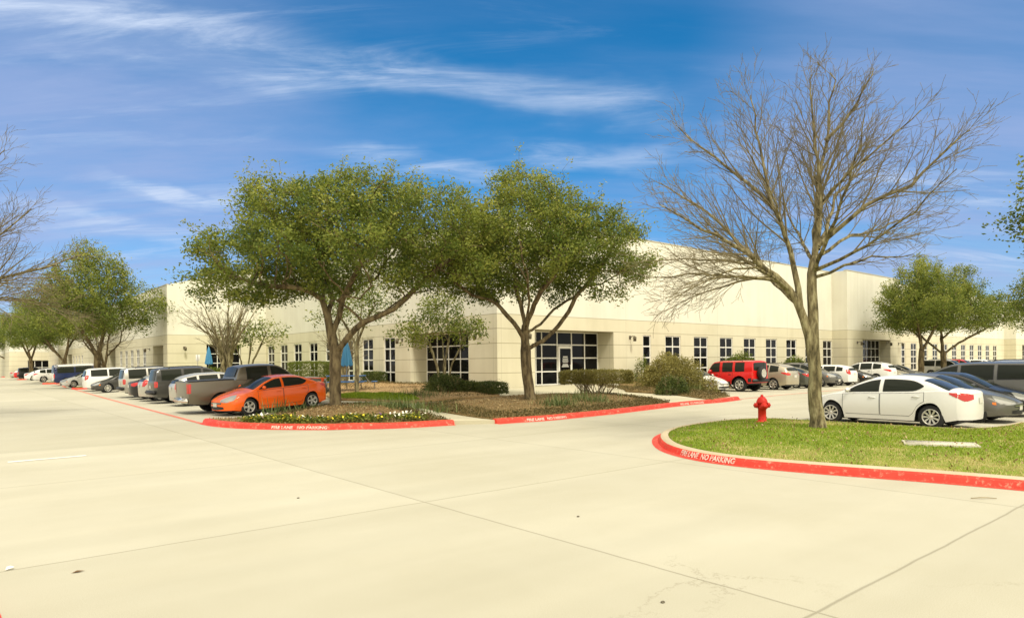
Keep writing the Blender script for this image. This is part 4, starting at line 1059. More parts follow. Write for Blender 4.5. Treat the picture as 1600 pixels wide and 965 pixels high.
def grow(skel, attr, step=.28, kill=.45, infl=3., maxit=160, rg=None, droop=0.):
    """space colonisation: nodes (n,3), parent list, starting from a list of polylines [(parent polyline point or None), pts]"""
    nodes = []; par = []
    for pl in skel:
        prev = -1
        if nodes:
            d = [np.sum((np.array(pl[0])-q)**2) for q in nodes]; prev = int(np.argmin(d))
        for i, p in enumerate(pl):
            p = np.array(p, float)
            if prev >= 0:
                a = nodes[prev]; dist = np.linalg.norm(p-a); k = max(1, int(dist/step))
                if i == 0 and dist < .05: continue
                for j in range(1, k+1):
                    nodes.append(a+(p-a)*j/k+rg.normal(0, .012, 3)); par.append(prev); prev = len(nodes)-1
            else: nodes.append(p); par.append(-1); prev = 0
    A = np.array(attr); alive = np.ones(len(A), bool)
    P = np.array(nodes); near = np.zeros(len(A), int); nd = np.full(len(A), 1e9)
    def upd(start):
        nonlocal near, nd
        new = P[start:]
        for c in range(0, len(new), 200):
            D = np.linalg.norm(A[:,None,:]-new[None,c:c+200,:], axis=2); i = D.argmin(1); m = D[np.arange(len(A)), i]
            b = m < nd; nd[b] = m[b]; near[b] = start+c+i[b]
    upd(0)
    for it in range(maxit):
        act = alive & (nd < infl)
        if not act.any(): break
        idx = near[act]; dirs = A[act]-P[idx]; dirs /= np.linalg.norm(dirs, axis=1, keepdims=True)+1e-9
        acc = {}
        for i, d in zip(idx, dirs): acc[i] = acc.get(i, 0)+d
        start = len(P); newp = []
        for i, d in acc.items():
            d = d/(np.linalg.norm(d)+1e-9)
            pd = P[i]-P[par[i]] if par[i] >= 0 else np.array([0,0,1.])
            pd = pd/(np.linalg.norm(pd)+1e-9)
            d = d*.75+pd*.35+rg.normal(0,.13,3); d[2] += droop; d /= np.linalg.norm(d)
            newp.append(P[i]+d*step); par.append(int(i))
        P = np.vstack([P, newp]); upd(start)
        alive &= nd > kill
    return P, par
def radii(P, par, base_r, tip=.009):
    n = len(P); kids = [[] for _ in range(n)]
    for i, p in enumerate(par):
        if p >= 0: kids[p].append(i)
    order = sorted(range(n), reverse=True)
    def calc(e):
        r = np.zeros(n)
        for i in order:
            r[i] = tip if not kids[i] else sum(r[k]**e for k in kids[i])**(1/e)
        return r
    lo, hi = 1.5, 4.5
    for _ in range(22):
        m = (lo+hi)/2
        if calc(m)[0] > base_r: lo = m
        else: hi = m
    return calc((lo+hi)/2), kids
def limbs_mesh(name, P, r, kids, flare=1.35, k0=10, rmin=0.):
    mb = MB(); stack = [(0, None)]
    while stack:
        s, start = stack.pop(); pts = []; rr = []
        if start is not None: pts.append(P[start]); rr.append(min(r[s]*1.05, r[start]))
        i = s
        while True:
            pts.append(P[i]); rr.append(r[i])
            ks = sorted(kids[i], key=lambda q: -r[q])
            for q in ks[1:]:
                if r[q] >= rmin: stack.append((q, i))
            if not ks or r[ks[0]] < rmin: break
            i = ks[0]
        if len(pts) < 2: continue
        if start is None:
            for j in range(len(pts)):
                hgt = pts[j][2]-pts[0][2]
                rr[j] *= 1+(flare-1)*max(0, 1-hgt/.45)**2
        k = k0 if rr[0] > .06 else (6 if rr[0] > .025 else 4)
        mb.tube(pts, rr, k, 0, False)
    return mb.mesh(name)

def oak_data(seed, skel, envelope, base_r, n_attr, leaves_per, zlow, size=(.045,.085), step=.3, clump=.30, fit=None, sprigs=False):
    """envelope(rg) -> random point in the crown; returns trunk mesh, crown mesh"""
    rg = np.random.default_rng(seed)
    A = np.array([envelope(rg) for _ in range(n_attr)])
    P, par = grow(skel, A, step, step*1.25, 3.2, 140, rg)
    if fit:      # keep the crown inside its measured height and spread
        zt_, ul, ur, wd_ = fit; z = P[:,2]; zm = np.percentile(z, 99.7)
        P[:,2] = np.where(z > 4., 4.+(z-4.)*min(1, (zt_-.3-4.)/(zm-4.)), z)
        u = P[:,0]; P[:,0] = np.where(u < 0, u*min(1, ul/abs(np.percentile(u, .4))), u*min(1, ur/np.percentile(u, 99.6)))
        P[:,1] *= min(1, wd_/np.percentile(np.abs(P[:,1]), 99.5))
    r, kids = radii(P, par, base_r)
    tm = limbs_mesh('trunk', P, r, kids)
    tips = np.array([i for i in range(len(P)) if r[i] < .022 and P[i][2] > zlow])
    reps = rg.poisson(leaves_per, len(tips)); reps[rg.uniform(size=len(tips)) < .35] = 0; reps = (reps*1.12).astype(int)
    cen = np.repeat(P[tips], reps, axis=0)+rg.normal(0, clump, (reps.sum(),3))*np.array([1,1,.72])
    ct = rg.uniform(.0,.85,len(tips)); tint = np.clip(np.repeat(ct, reps)+rg.normal(0,.16,reps.sum()), 0, 1)
    # leaf tint runs paler towards the outer and upper crown
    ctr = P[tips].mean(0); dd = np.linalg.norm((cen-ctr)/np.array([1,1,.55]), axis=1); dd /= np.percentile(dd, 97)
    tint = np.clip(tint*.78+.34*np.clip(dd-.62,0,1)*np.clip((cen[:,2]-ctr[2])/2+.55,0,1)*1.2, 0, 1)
    # leafy shoots standing clear of the canopy
    if fit or sprigs:
        up_ = tips[P[tips][:,2] > np.percentile(P[tips][:,2], 45)]; pick = rg.choice(up_, min(len(up_), 150), replace=False); sm = MB(); ex = []
        for i in pick:
            d = (P[i]-ctr)/np.array([1,1,.6]); d /= np.linalg.norm(d); d[2] = abs(d[2])+.9; d = d/np.linalg.norm(d); ln = rg.uniform(.35,.95)
            q = [P[i]+d*ln*j/4+rg.normal(0,.03,3)*j for j in range(5)]; sm.tube(q, [.012,.01,.008,.006,.004], 3, 0, False)
            for j in range(1,5): ex.append(q[j]+rg.normal(0,.10,(9,3)))
        ex = np.vstack(ex); cen = np.vstack([cen, ex]); tint = np.concatenate([tint, rg.uniform(.3,1,len(ex))])
        o_ = tm.name; bm = bmesh.new(); bm.from_mesh(tm); bm.from_mesh(sm.mesh('shoots')); bm.to_mesh(tm); bm.free()
    cm = leaves_mesh('crown', cen, rg, size, .48, tint, .1, .8)
    return tm, cm
def blob_env(blobs, shell=.55):
    wts = np.array([b[3]*b[4]*b[5] for b in blobs]); wts = wts/wts.sum()
    def f(rg):
        b = blobs[rg.choice(len(blobs), p=wts)]; d = rg.normal(size=3); d /= np.linalg.norm(d)
        q = rg.uniform(shell**3, 1)**(1/3) if rg.uniform() < .8 else rg.uniform()**.5*.8
        return np.array([b[0]+d[0]*b[3]*q, b[1]+d[1]*b[4]*q, b[2]+d[2]*b[5]*q])
    return f
def tree_at(name, tm, cm, X, Y, Z, label, cat='tree', group=None, rz=0., sc_=1., bark='bark', leaf='leafoak'):
    e = empty(name, (X,Y,Z), rz, label, cat, group); e.scale = (sc_,)*3
    link('trunk', tm, M[bark], e)
    if cm is not None: link('crown', cm, M[leaf], e)
    return e
# the local frame of a drawn tree: x along the view's right, y away, so a skeleton reads like the photograph
VROT = -TH
def sk(px0, py0, d, pts):
    s = d/FPX; return [((x-px0)*s, w, (py0-y)*s-.15) for x, y, w in pts]

# oak by the flower bed
x0, y0 = 525, 640; d0 = 28.1
S1 = [sk(x0,y0,d0,[(525,640,0),(523,600,0),(524,575,0),(525,556,0)]),
 sk(x0,y0,d0,[(525,556,0),(545,534,-.2),(564,515,-.3),(588,506,-.3),(606,498,-.2),(622,482,0),(636,462,.1),(655,436,.3),(690,400,.5)]),
 sk(x0,y0,d0,[(525,556,0),(518,530,.1),(513,505,.1),(507,482,0),(492,468,-.3),(470,462,-.7),(440,462,-1.),(415,452,-1.1)]),
 sk(x0,y0,d0,[(513,505,.1),(517,480,.4),(508,455,.8),(498,425,1.2),(490,390,1.4)]),
 sk(x0,y0,d0,[(519,532,.1),(528,505,.2),(534,480,.1),(550,455,-.4),(570,420,-.9),(585,380,-1.2)]),
 sk(x0,y0,d0,[(564,515,-.3),(548,497,-.5),(536,488,-.9),(548,482,-1.3),(572,488,-1.6),(590,470,-2.)]),
 sk(x0,y0,d0,[(507,482,0),(495,455,1.5),(480,430,3.),(470,410,4.)]),
 sk(x0,y0,d0,[(534,480,.1),(545,450,1.6),(560,425,3.2)]),
 sk(x0,y0,d0,[(588,506,-.3),(620,470,1.),(650,455,2.2)])]
B1 = [(-2.9,.0,5.7,2.4,3.0,1.9),(-4.4,-.2,4.9,1.25,1.6,1.1),(-2.8,.3,4.5,1.8,2.2,.55),(2.9,-.5,5.0,1.3,1.6,.7),(-.6,.4,4.9,1.6,2.4,.6),(-1.3,.3,7.5,2.4,3.4,2.1),(1.0,0,8.1,2.7,3.6,1.9),(3.3,.1,7.3,2.6,3.2,2.1),(4.8,0,6.3,1.5,2.4,1.7),(.2,-2.6,6.3,3.,1.6,1.5),(0,2.6,6.5,3.2,1.7,1.7),(-2.2,-1.,8.8,.8,.9,.9),(.6,.5,9.7,1.0,1.,.55),(2.6,-.6,9.2,1.,1.,.8)]
tm1, cm1 = oak_data(5, S1, blob_env(B1), .215, 2500, 78, 3.0, (.036,.074), .3, .21, (8.75, 5.8, 6.0, 4.2))
p = at(525,640,.12); oak1 = tree_at('oak_tree', tm1, cm1, p[0], p[1], p[2], 'broad spreading live oak in the flower bed beside the orange sedan', 'tree', None, VROT)
# oak before the glazed entry
x0, y0 = 828, 629; d0 = 31.7
S2 = [sk(x0,y0,d0,[(828,629,0),(826,600,0),(823,575,0),(822,553,0)]),
 sk(x0,y0,d0,[(822,553,0),(818,535,-.1),(806,516,-.3),(792,500,-.5),(775,485,-.7),(752,478,-1.),(735,462,-1.2),(715,440,-1.4)]),
 sk(x0,y0,d0,[(792,500,-.5),(782,482,.1),(770,470,.6),(756,452,1.2)]),
 sk(x0,y0,d0,[(822,553,0),(822,520,.1),(816,490,.2),(810,462,.2),(808,430,.4)]),
 sk(x0,y0,d0,[(822,520,.1),(835,492,-.4),(845,470,-.8),(862,450,-1.2),(870,420,-1.5)]),
 sk(x0,y0,d0,[(822,553,0),(848,540,.1),(872,520,.2),(888,500,.2),(898,478,.2),(920,450,.3)]),
 sk(x0,y0,d0,[(824,528,0),(846,516,.6),(868,494,1.2),(884,483,1.6),(910,465,2.4)]),
 sk(x0,y0,d0,[(822,520,.1),(818,490,1.6),(822,460,3.)]), sk(x0,y0,d0,[(822,530,.1),(826,495,-1.4),(824,465,-2.8)])]
B2 = [(-2.1,0,5.9,2.1,2.9,1.9),(-2.2,-.4,4.9,1.6,1.8,.75),(3.4,0,5.1,1.6,1.8,.8),(.6,.6,5.2,1.5,2.,.6),(0.1,0,8.4,2.4,3.,2.2),(2.6,0,7.2,2.3,2.9,1.9),(4.3,0,6.2,1.4,2.,1.6),(.2,-2.5,6.6,2.6,1.5,1.6),(.2,2.5,6.8,2.8,1.6,1.7),(-.2,0,10.1,1.3,1.4,1.0),(1.7,.2,9.6,.8,1.,.7),(-2.2,0,8.6,.8,1.,.8),(4.7,0,7.6,.6,.8,.6)]
tm2, cm2 = oak_data(8, S2, blob_env(B2), .215, 2100, 70, 3.2, (.038,.076), .3, .21, (9.6, 3.8, 4.75, 4.0))
p = at(828,629,.12); oak2 = tree_at('oak_tree', tm2, cm2, p[0], p[1], p[2], 'live oak with a forked trunk before the glazed corner entry', 'tree', None, VROT)
# two more oak shapes for the lot islands
S3 = [[(0,0,-.15),(.05,0,1.2),(.1,.05,2.1)], [(.1,.05,2.1),(-.5,.1,3.2),(-1.2,.2,4.4)], [(.1,.05,2.1),(.5,-.2,3.4),(.9,-.5,4.8)], [(.1,.05,2.1),(.25,.7,3.5),(.2,1.4,5.)], [(-.5,.1,3.2),(-.9,-.9,4.4)]]
B3 = [(0,0,6.2,3.0,3.,2.5),(-2.2,0,5.2,2.2,2.4,1.7),(2.3,.2,5.5,2.3,2.4,1.9),(.2,-1.8,5.0,2.4,1.8,1.5),(0,1.8,5.2,2.4,1.9,1.6),(-.4,.2,8.6,1.5,1.5,1.4),(1.4,-.3,8.,1.2,1.2,1.2),(-1.9,-.5,7.4,1.2,1.2,1.)]
tm3, cm3 = oak_data(14, S3, blob_env(B3), .22, 900, 80, 2.8, (.05,.095), .36, .33, None, True)
S4 = [[(0,0,-.15),(0,.05,1.2),(-.05,0,1.9)], [(-.05,0,1.9),(-.3,-.2,3.2),(-.4,-.3,4.6)], [(-.05,0,1.9),(1.4,.1,2.9),(3.,.2,3.7),(4.4,.3,4.4)], [(-.05,0,1.9),(-1.3,.3,3.1),(-2.2,.6,4.2)], [(-.05,0,1.9),(.5,1.,3.6),(.6,1.8,4.8)], [(-.3,-.2,3.2),(.4,-1.3,4.4)]]
B4 = [(0,0,6.4,3.4,3.2,2.3),(-2.6,0,5.3,2.2,2.4,1.5),(3.2,.2,5.6,2.6,2.6,1.8),(5.2,.2,5.2,1.3,1.6,1.2),(.2,-1.9,5.2,2.8,1.8,1.5),(0,1.9,5.4,2.8,1.9,1.6),(.8,0,8.3,1.8,1.7,1.2),(-1.5,0,7.8,1.3,1.3,1.)]
tm4, cm4 = oak_data(21, S4, blob_env(B4), .22, 950, 80, 2.8, (.05,.095), .36, .33, None, True)
GO = 'live oaks standing in the lot islands'
tree_at('oak_tree', tm3, cm3, 9.75, 67.4, .2, 'tall full oak with twin stems rising behind the white minivan', 'tree', GO, VROT+.3, 1.24)
link('trunk', tm4, M['bark'], tree_at('oak_tree', tm4, None, 10.3, 66.9, .2, 'slim second oak stem close beside the tall full oak', 'tree', GO, VROT+2.2, .8)).hide_viewport = False
tree_at('oak_tree', tm4, cm4, 10.0, 90.5, .2, 'rounded oak standing beyond the blue passenger van', 'tree', GO, VROT+2.6, 1.18)
tree_at('oak_tree', tm3, cm3, 9.8, 127., .2, 'distant oak behind the white SUV in the left row', 'tree', GO, VROT+1.9, 1.28)
tree_at('oak_tree', tm4, cm4, 9.9, 166., .2, 'farthest oak at the left end of the row', 'tree', GO, VROT+4., 1.3)
tree_at('oak_tree', tm3, cm3, 68.3, 23.1, .2, 'dark trunked oak on the left of the pair in the right lot', 'tree', GO, VROT+4.4, 1.12)
tree_at('oak_tree', tm4, cm4, 72., 22.4, .2, 'low forked oak with a long sideways limb in the right lot', 'tree', GO, VROT, 1.1)
p = loc2(0,0,38.5,47.); tree_at('oak_tree', tm3, cm3, p[0], p[1], .15, 'oak partly cut off at the right edge beyond the pair', 'tree', GO, VROT+1., .98)
p = loc2(0,0,23.3,24.3); tree_at('oak_tree', tm3, cm3, p[0], p[1], zD(*p) if pip(p, turf) else .1, 'near oak outside the right edge reaching leafy twigs into view', 'tree', GO, VROT+.6, 1.27)

# ---- bare trees: drawn main limbs, then sub-branching by rule
def bare_data(seed, limbs, base_r, levels=3, dens=1., twig=.006, up=.10, trunk_pts=None):
    rg = np.random.default_rng(seed); mb = MB(); mt = MB()
    def branch(p, d, ln, r, lv):
        n = max(3, int(ln/.22)); pts = [p]; rr = [r]
        for i in range(n):
            d = d+rg.normal(0, .055, 3)+np.array([0,0,up*.22]); d = d/np.linalg.norm(d)
            pts.append(pts[-1]+d*ln/n); rr.append(max(r*(1-(i+1)/n*.8), twig))
        (mb if r < .05 else mt).tube(pts, rr, 5 if r > .02 else 3, 0, False)
        if lv > 0: sprout(pts, rr, lv, ln)
    def sprout(pts, rr, lv, ln, start=.18):
        n = len(pts); m = max(2, int(ln*(2.6 if lv > 1 else 4.4)*dens)); az = rg.uniform(0, 2*PI)
        for k in range(m):
            t = start+(1-start)*(k+rg.uniform(.1,.9))/m; i = min(int(t*(n-1)), n-2); q = t*(n-1)-i
            p = pts[i]+(pts[i+1]-pts[i])*q; ax = pts[i+1]-pts[i]; ax = ax/np.linalg.norm(ax)
            az += 2.4+rg.normal(0,.3); u = np.cross(ax, [0,0,1.]); 
            if np.linalg.norm(u) < .1: u = np.cross(ax, [1.,0,0])
            u /= np.linalg.norm(u); v = np.cross(ax, u); ang = rad(rg.uniform(17,40))
            d = ax*math.cos(ang)+(u*math.cos(az)+v*math.sin(az))*math.sin(ang); d[2] += up; d /= np.linalg.norm(d)
            l2 = min(ln*rg.uniform(.36,.58)*(1.1-t*.78), 2.6 if lv > 2 else (1.7 if lv > 1 else 1.05)); r2 = max(rr[i]*rg.uniform(.38,.55), twig)
            branch(p, d, max(l2,.25), r2, lv-1)
    for pts, r0, r1, lv in limbs:
        P = [np.array(p, float) for p in pts]; out = [P[0]]
        if lv and len(P) > 4: P[-1] = P[-2]*.72+P[-1]*.28
        if lv: P = [np.array([q[0]*(.80 if q[0] > .8 else 1), q[1], q[2] if q[2] < 6.5 else 6.5+(q[2]-6.5)*.74]) for q in P]
        for a, b in zip(P, P[1:]):
            k = max(1, int(np.linalg.norm(b-a)/.3))
            for j in range(1, k+1): out.append(a+(b-a)*j/k+rg.normal(0,.02,3)*(1 if lv else .35))
        n = len(out); rr = [r0+(r1-r0)*(i/(n-1))**.8 for i in range(n)]
        ln = sum(np.linalg.norm(b-a) for a, b in zip(out, out[1:]))
        if lv == 0:
            for i in range(n): rr[i] *= 1+.35*max(0, 1-(out[i][2]-out[0][2])/.4)**2
        mt.tube(out, rr, 12 if r0 > .1 else 7, 0, False)
        if lv: sprout(out, rr, lv, ln, .22)
    return mt.mesh('trunk'), mb.mesh('crown')
x0, y0 = 1277, 670; d0 = 18.3
def K(*pts): return sk(x0, y0, d0, pts)
LB = [(K((1277,672,0),(1274,630,0),(1273,590,0),(1272,545,0),(1271,525,0),(1272,500,.03),(1272,470,.06),(1273,445,.1),(1279,420,.15)), .185, .105, 0),
 (K((1273,600,0),(1270,565,0),(1266,535,0),(1258,508,0),(1250,486,0),(1238,468,0),(1225,455,0)), .105, .095, 0),
 # left stem's limbs
 (K((1238,468,0),(1218,450,-.1),(1190,432,-.3),(1160,412,-.5),(1120,398,-.8),(1085,386,-1.),(1050,366,-1.2),(1020,345,-1.3)), .085, .012, 3),
 (K((1240,471,0),(1212,440,.2),(1180,400,.4),(1150,365,.5),(1120,340,.6),(1080,310,.8),(1040,285,.9)), .075, .012, 3),
 (K((1225,455,0),(1190,447,.4),(1150,440,.8),(1110,437,1.),(1060,440,1.2),(1015,452,1.3)), .05, .01, 3),
 (K((1236,467,0),(1205,455,-.6),(1170,447,-1.1),(1130,450,-1.5),(1080,465,-1.8),(1030,482,-2.)), .045, .009, 3),
 # centre limbs
 (K((1254,497,0),(1251,465,.05),(1248,430,.1),(1236,390,.1),(1222,350,.2),(1212,310,.2),(1208,265,.3),(1200,215,.4),(1195,160,.4),(1193,110,.5)), .085, .012, 3),
 (K((1222,350,.2),(1195,310,.5),(1165,275,.8),(1135,235,1.),(1105,190,1.2),(1085,155,1.3)), .055, .010, 3),
 (K((1248,430,.1),(1215,370,-.5),(1190,330,-.9),(1160,300,-1.2),(1120,262,-1.5)), .045, .009, 3),
 (K((1279,420,.15),(1282,370,0),(1284,330,-.1),(1275,290,-.2),(1268,245,-.3),(1262,200,-.4),(1258,150,-.5),(1256,105,-.5)), .07, .010, 3),
 (K((1279,420,.15),(1286,350,.3),(1292,300,.4),(1302,250,.4),(1312,205,.5),(1313,160,.5),(1322,110,.6),(1330,70,.6)), .085, .012, 3),
 (K((1302,250,.4),(1330,215,.2),(1352,175,0),(1370,130,-.2),(1385,95,-.3)), .045, .010, 3),
 (K((1284,395,.2),(1305,360,.8),(1320,320,1.3),(1330,280,1.7),(1345,230,2.),(1360,190,2.2)), .06, .010, 3),
 # right limbs
 (K((1283,405,.1),(1315,375,-.2),(1345,355,-.5),(1375,345,-.7),(1405,335,-.9),(1440,305,-1.1),(1475,270,-1.3),(1500,250,-1.4)), .07, .010, 3),
 (K((1282,410,.1),(1310,365,.5),(1340,325,.9),(1370,305,1.1),(1405,270,1.3),(1440,230,1.5),(1475,195,1.6)), .06, .010, 3),
 (K((1282,420,.1),(1320,398,.3),(1360,385,.5),(1400,380,.8),(1450,365,1.),(1500,345,1.2),(1530,325,1.3)), .05, .009, 3),
 (K((1228,457,0),(1195,452,-.3),(1150,452,-.6),(1105,462,-.9),(1060,482,-1.1),(1025,500,-1.2)), .04, .008, 3),
 (K((1215,448,0),(1180,452,.6),(1140,462,1.),(1095,482,1.4),(1060,500,1.6)), .035, .008, 3),
 (K((1190,432,-.3),(1150,424,.1),(1100,420,.4),(1050,420,.6),(1005,425,.7)), .035, .008, 3),
 (K((1276,450,.1),(1305,437,-.4),(1340,430,-.9),(1380,432,-1.2),(1420,430,-1.5)), .045, .009, 3),
 (K((1286,350,.3),(1310,310,-.6),(1345,285,-1.1),(1385,250,-1.5),(1420,205,-1.9)), .05, .009, 3),
 # towards and away from the view
 (K((1275,440,0),(1270,400,-1.),(1262,350,-2.1),(1255,300,-3.),(1250,240,-3.6)), .06, .010, 3),
 (K((1277,435,0),(1290,395,1.2),(1300,345,2.4),(1305,290,3.3),(1310,235,3.9)), .06, .010, 3),
 (K((1252,490,0),(1228,430,1.4),(1205,390,2.6),(1180,345,3.4)), .055, .010, 3),
 (K((1277,440,0),(1310,420,-1.3),(1345,390,-2.4),(1375,350,-3.2)), .05, .009, 3)]
tmB, cmB = bare_data(3, LB, .21, 3, 1.75, .0040, .035)
p = at(1277,671,.18)
tree_at('bare_tree', tmB, cmB, p[0], p[1], zD(p[0],p[1])+.02, 'large leafless tree with a forked trunk on the grass island', 'tree', None, VROT, 1., 'bark2', 'twig')
# its twin outside the left edge (same kind; only twig ends reach into view)
p = loc2(0,0,-21.7,24.5); tree_at('bare_tree', tmB, cmB, p[0], p[1], .1, 'leafless tree outside the left edge with bare twigs reaching in', 'tree', None, VROT+PI*1.05, 1.2, 'bark2', 'twig')
# many-stemmed bare crape myrtle behind the pickup
LM = []
rgm = np.random.default_rng(2)
for k in range(11):
    a = 2*PI*k/11+rgm.uniform(-.2,.2); rr_ = rgm.uniform(.45,1.); b = .25*rr_
    H = 8.2-3.6*rr_**2+rgm.uniform(-.3,.3); sp = 4.1*rr_
    LM.append(([(math.cos(a)*b,math.sin(a)*b,-.1),(math.cos(a)*b*1.5,math.sin(a)*b*1.5,1.9),(math.cos(a)*sp*.22,math.sin(a)*sp*.22,2.9),(math.cos(a)*sp*.6,math.sin(a)*sp*.6,2.9+(H-2.9)*.5),(math.cos(a)*sp,math.sin(a)*sp,H)], .13, .012, 3))
tmM, cmM = bare_data(6, LM, .14, 3, .7, .007, .05)
p = loc2(0,0,*[0,0]); tree_at('bare_tree', tmM, cmM, 15.3, 50., zW(15.3,50.), 'bare many stemmed tree behind the grey pickup by the facade', 'tree', None, VROT, 1.16, 'bark2', 'twig')
tree_at('bare_tree', tmM, cmM, 19.7, 40.4, zL(19.7,40.4), 'small bare tree mostly hidden behind the broad oak crown', 'tree', None, VROT+1.2, .66, 'bark2', 'twig')
# slim evergreen by the picnic table
S5 = [[(0,0,-.15),(.03,0,1.2),(0,.03,2.4)], [(0,.03,2.4),(-.5,.1,3.3),(-1.,.2,4.2)], [(0,.03,2.4),(.5,-.2,3.4),(1.,-.3,4.3)], [(0,.03,2.4),(.1,.5,3.6),(.1,.9,4.6)]]
tm5, cm5 = oak_data(31, S5, blob_env([(0,0,4.6,1.7,1.6,1.2),(-1.1,0,3.9,1.1,1.1,.7),(1.,0,4.1,1.1,1.1,.8)]), .2, 240, 30, 2.6, (.05,.09), .3, .3)
p = at(557,614.5,.15); tree_at('evergreen_tree', tm5, cm5, p[0], p[1], p[2], 'slim evergreen tree with a straight trunk beside the blue picnic table', 'tree', None, VROT, 1.0, 'bark2', 'leafoak')
# ornamental evergreen by the recessed left entry
S6 = [[(-.15,0,-.1),(-.3,0,1.2),(-.7,.1,2.3)], [(.05,0,-.1),(.1,.1,1.2),(.3,.2,2.6)], [(.15,-.1,-.1),(.5,-.2,1.3),(1.1,-.3,2.4)], [(0,.1,-.1),(0,.4,1.3),(-.1,.9,2.5)]]
tm6, cm6 = oak_data(33, S6, blob_env([(-.9,0,3.1,1.7,1.3,.75),(1.0,0,2.9,1.3,1.2,.75),(0,.2,3.9,1.3,1.2,.9),(-1.9,0,2.7,.9,.8,.4),(.2,0,4.7,.7,.7,.6)]),   .13, 420, 42, 1.8, (.05,.09), .27, .24)
p = at(692,606,.18); tree_at('ornamental_tree', tm6, cm6, p[0], p[1], p[2], 'multi stemmed leafy ornamental tree before the recessed left entry', 'tree', None, VROT, 1.0, 'bark2', 'leafoak')
tm7, cm7 = oak_data(35, S6, blob_env([(-.4,0,2.7,1.7,1.3,.8),(.9,0,2.9,1.6,1.2,.9)]), .13, 260, 20, 1.6, (.06,.1), .3, .26)
tree_at('ornamental_tree', tm7, cm7, 17.2, 51.6, zW(17.2,51.6), 'low leafy yaupon under the bare many stemmed tree', 'tree', None, VROT, 1.25, 'bark2', 'leafoak')

# ---- shrubs and hedges
def shrub(name, X, Y, Z, rz, dims, n, label, cat, leaf, group=None, boxy=False, z0=0., size=(.03,.06), stems=14, seed=1, lumps=0.):
    rg = np.random.default_rng(seed); hx, hy, hz_ = dims[0]/2, dims[1]/2, dims[2]
    if boxy:
        u = rg.uniform(-1,1,(n,3)); f = rg.uniform(size=n) < .72
        ax = rg.integers(0,3,n); sg = np.where(rg.uniform(size=n)<.5,-1,1)
        for i in range(3): m = f & (ax == i); u[m,i] = sg[m]*rg.uniform(.86,1.,m.sum())
        c = u*np.array([hx,hy,(hz_-z0)/2]); c[:,2] += (hz_+z0)/2
        rr = .13*min(hx,hy); c[:,2] -= rr*(np.abs(u[:,0])**6+np.abs(u[:,1])**6)*(u[:,2] > 0)
    else:
        d = rg.normal(size=(n,3)); d /= np.linalg.norm(d, axis=1, keepdims=True); d[:,2] = np.abs(d[:,2])*1.0-.18*(rg.uniform(size=n))
        q = rg.uniform(.25,1,(n,1))**.4
        bump = 1+lumps*(np.sin(d[:,:1]*7+seed)+np.sin(d[:,1:2]*9+d[:,2:3]*6+seed*2))*.5
        c = d*q*bump*np.array([hx,hy,(hz_-z0)]); c[:,2] += z0
        c[:,2] = np.maximum(c[:,2], .03)
    c += rg.normal(0,.025,(n,3))
    ph = np.sin(c[:,0]*3.1+seed)*np.sin(c[:,1]*3.7)*np.sin(c[:,2]*4.3+seed)
    e = empty(name, (X,Y,Z), rz, label, cat, group)
    link('foliage', leaves_mesh('foliage', c, rg, size, .5, np.clip(.45+.25*ph+rg.normal(0,.2,n),0,1), .15), M[leaf], e)
    sm = MB()
    for k in range(stems):
        a = rg.uniform(-.75,.75)*hx; b = rg.uniform(-.75,.75)*hy; top = z0+(hz_-z0)*rg.uniform(.3,.7)
        pts = [(a*.55,b*.55,-.05)]; m = 4
        for j in range(1,m+1): pts.append((a*(.55+.45*j/m)+rg.normal(0,.06), b*(.55+.45*j/m)+rg.normal(0,.05), top*j/m))
        sm.tube(pts, [.02,.018,.014,.011,.007], 4, 0, False)
        for j in (2,3):
            q = pts[j]; sm.tube([q,(q[0]+rg.normal(0,.14),q[1]+rg.normal(0,.12),q[2]+.22),(q[0]+rg.normal(0,.22),q[1]+rg.normal(0,.18),q[2]+.42)], [.01,.008,.005], 3, 0, False)
    sm.build('stem', M['stem'], e); return e
p = at(1049,612.5,.12); shrub('bush', p[0], p[1], p[2]-.05, VROT, (4.0,2.6,2.42), 20000, 'large rounded dry olive bush hiding the white sedan', 'bush', 'leafbush', None, False, .25, (.03,.065), 20, 3, .12)
p = at(1050,616,.12); shrub('bush', p[0], p[1], p[2], VROT, (1.9,1.0,1.0), 3600, 'low greener shrub in front of the large dry bush', 'bush', 'leafdark', None, False, .1, (.03,.06), 12, 4, .15)
p = at(1108,614,.12); shrub('bush', p[0], p[1], p[2], VROT, (1.15,.9,1.0), 1300, 'thin yellowish shrub before the nose of the white sedan', 'bush', 'leafbush', None, False, .1, (.03,.055), 14, 5, .2)
p = at(1012,604,.1); shrub('bush', p[0]+1.2, p[1]+1.4, p[2], VROT, (1.2,1.,2.1), 1700, 'narrow bright green shrub against the first window', 'bush', 'leafbright', None, False, .3, (.03,.06), 8, 6, .2)
p = at(930,620,.12); shrub('hedge', p[0]+.25, p[1]+.2, p[2]-.02, VROT+rad(4), (3.35,1.15,1.27), 17000, 'flat topped hedge on bare stalks before the glazed entry', 'hedge', 'leafbush', None, True, .66, (.022,.045), 46, 7)
p = at(722,611,.15); shrub('hedge', p[0], p[1], p[2], PI/2, (1.9,.9,.5), 5000, 'low clipped green hedge block left of the corner, left of two', 'hedge', 'leafdark', None, True, .02, (.025,.05), 6, 8)
p = at(766,614,.15); shrub('hedge', p[0], p[1], p[2], PI/2, (1.6,.95,.55), 5000, 'low clipped green hedge block touching the building corner', 'hedge', 'leafdark', None, True, .02, (.025,.05), 6, 9)
p = at(694,612,.15); shrub('bush', p[0], p[1], p[2], VROT, (2.2,1.5,.95), 4500, 'loose dark shrub under the ornamental tree', 'bush', 'leafdark', None, False, .1, (.03,.06), 10, 10, .15)
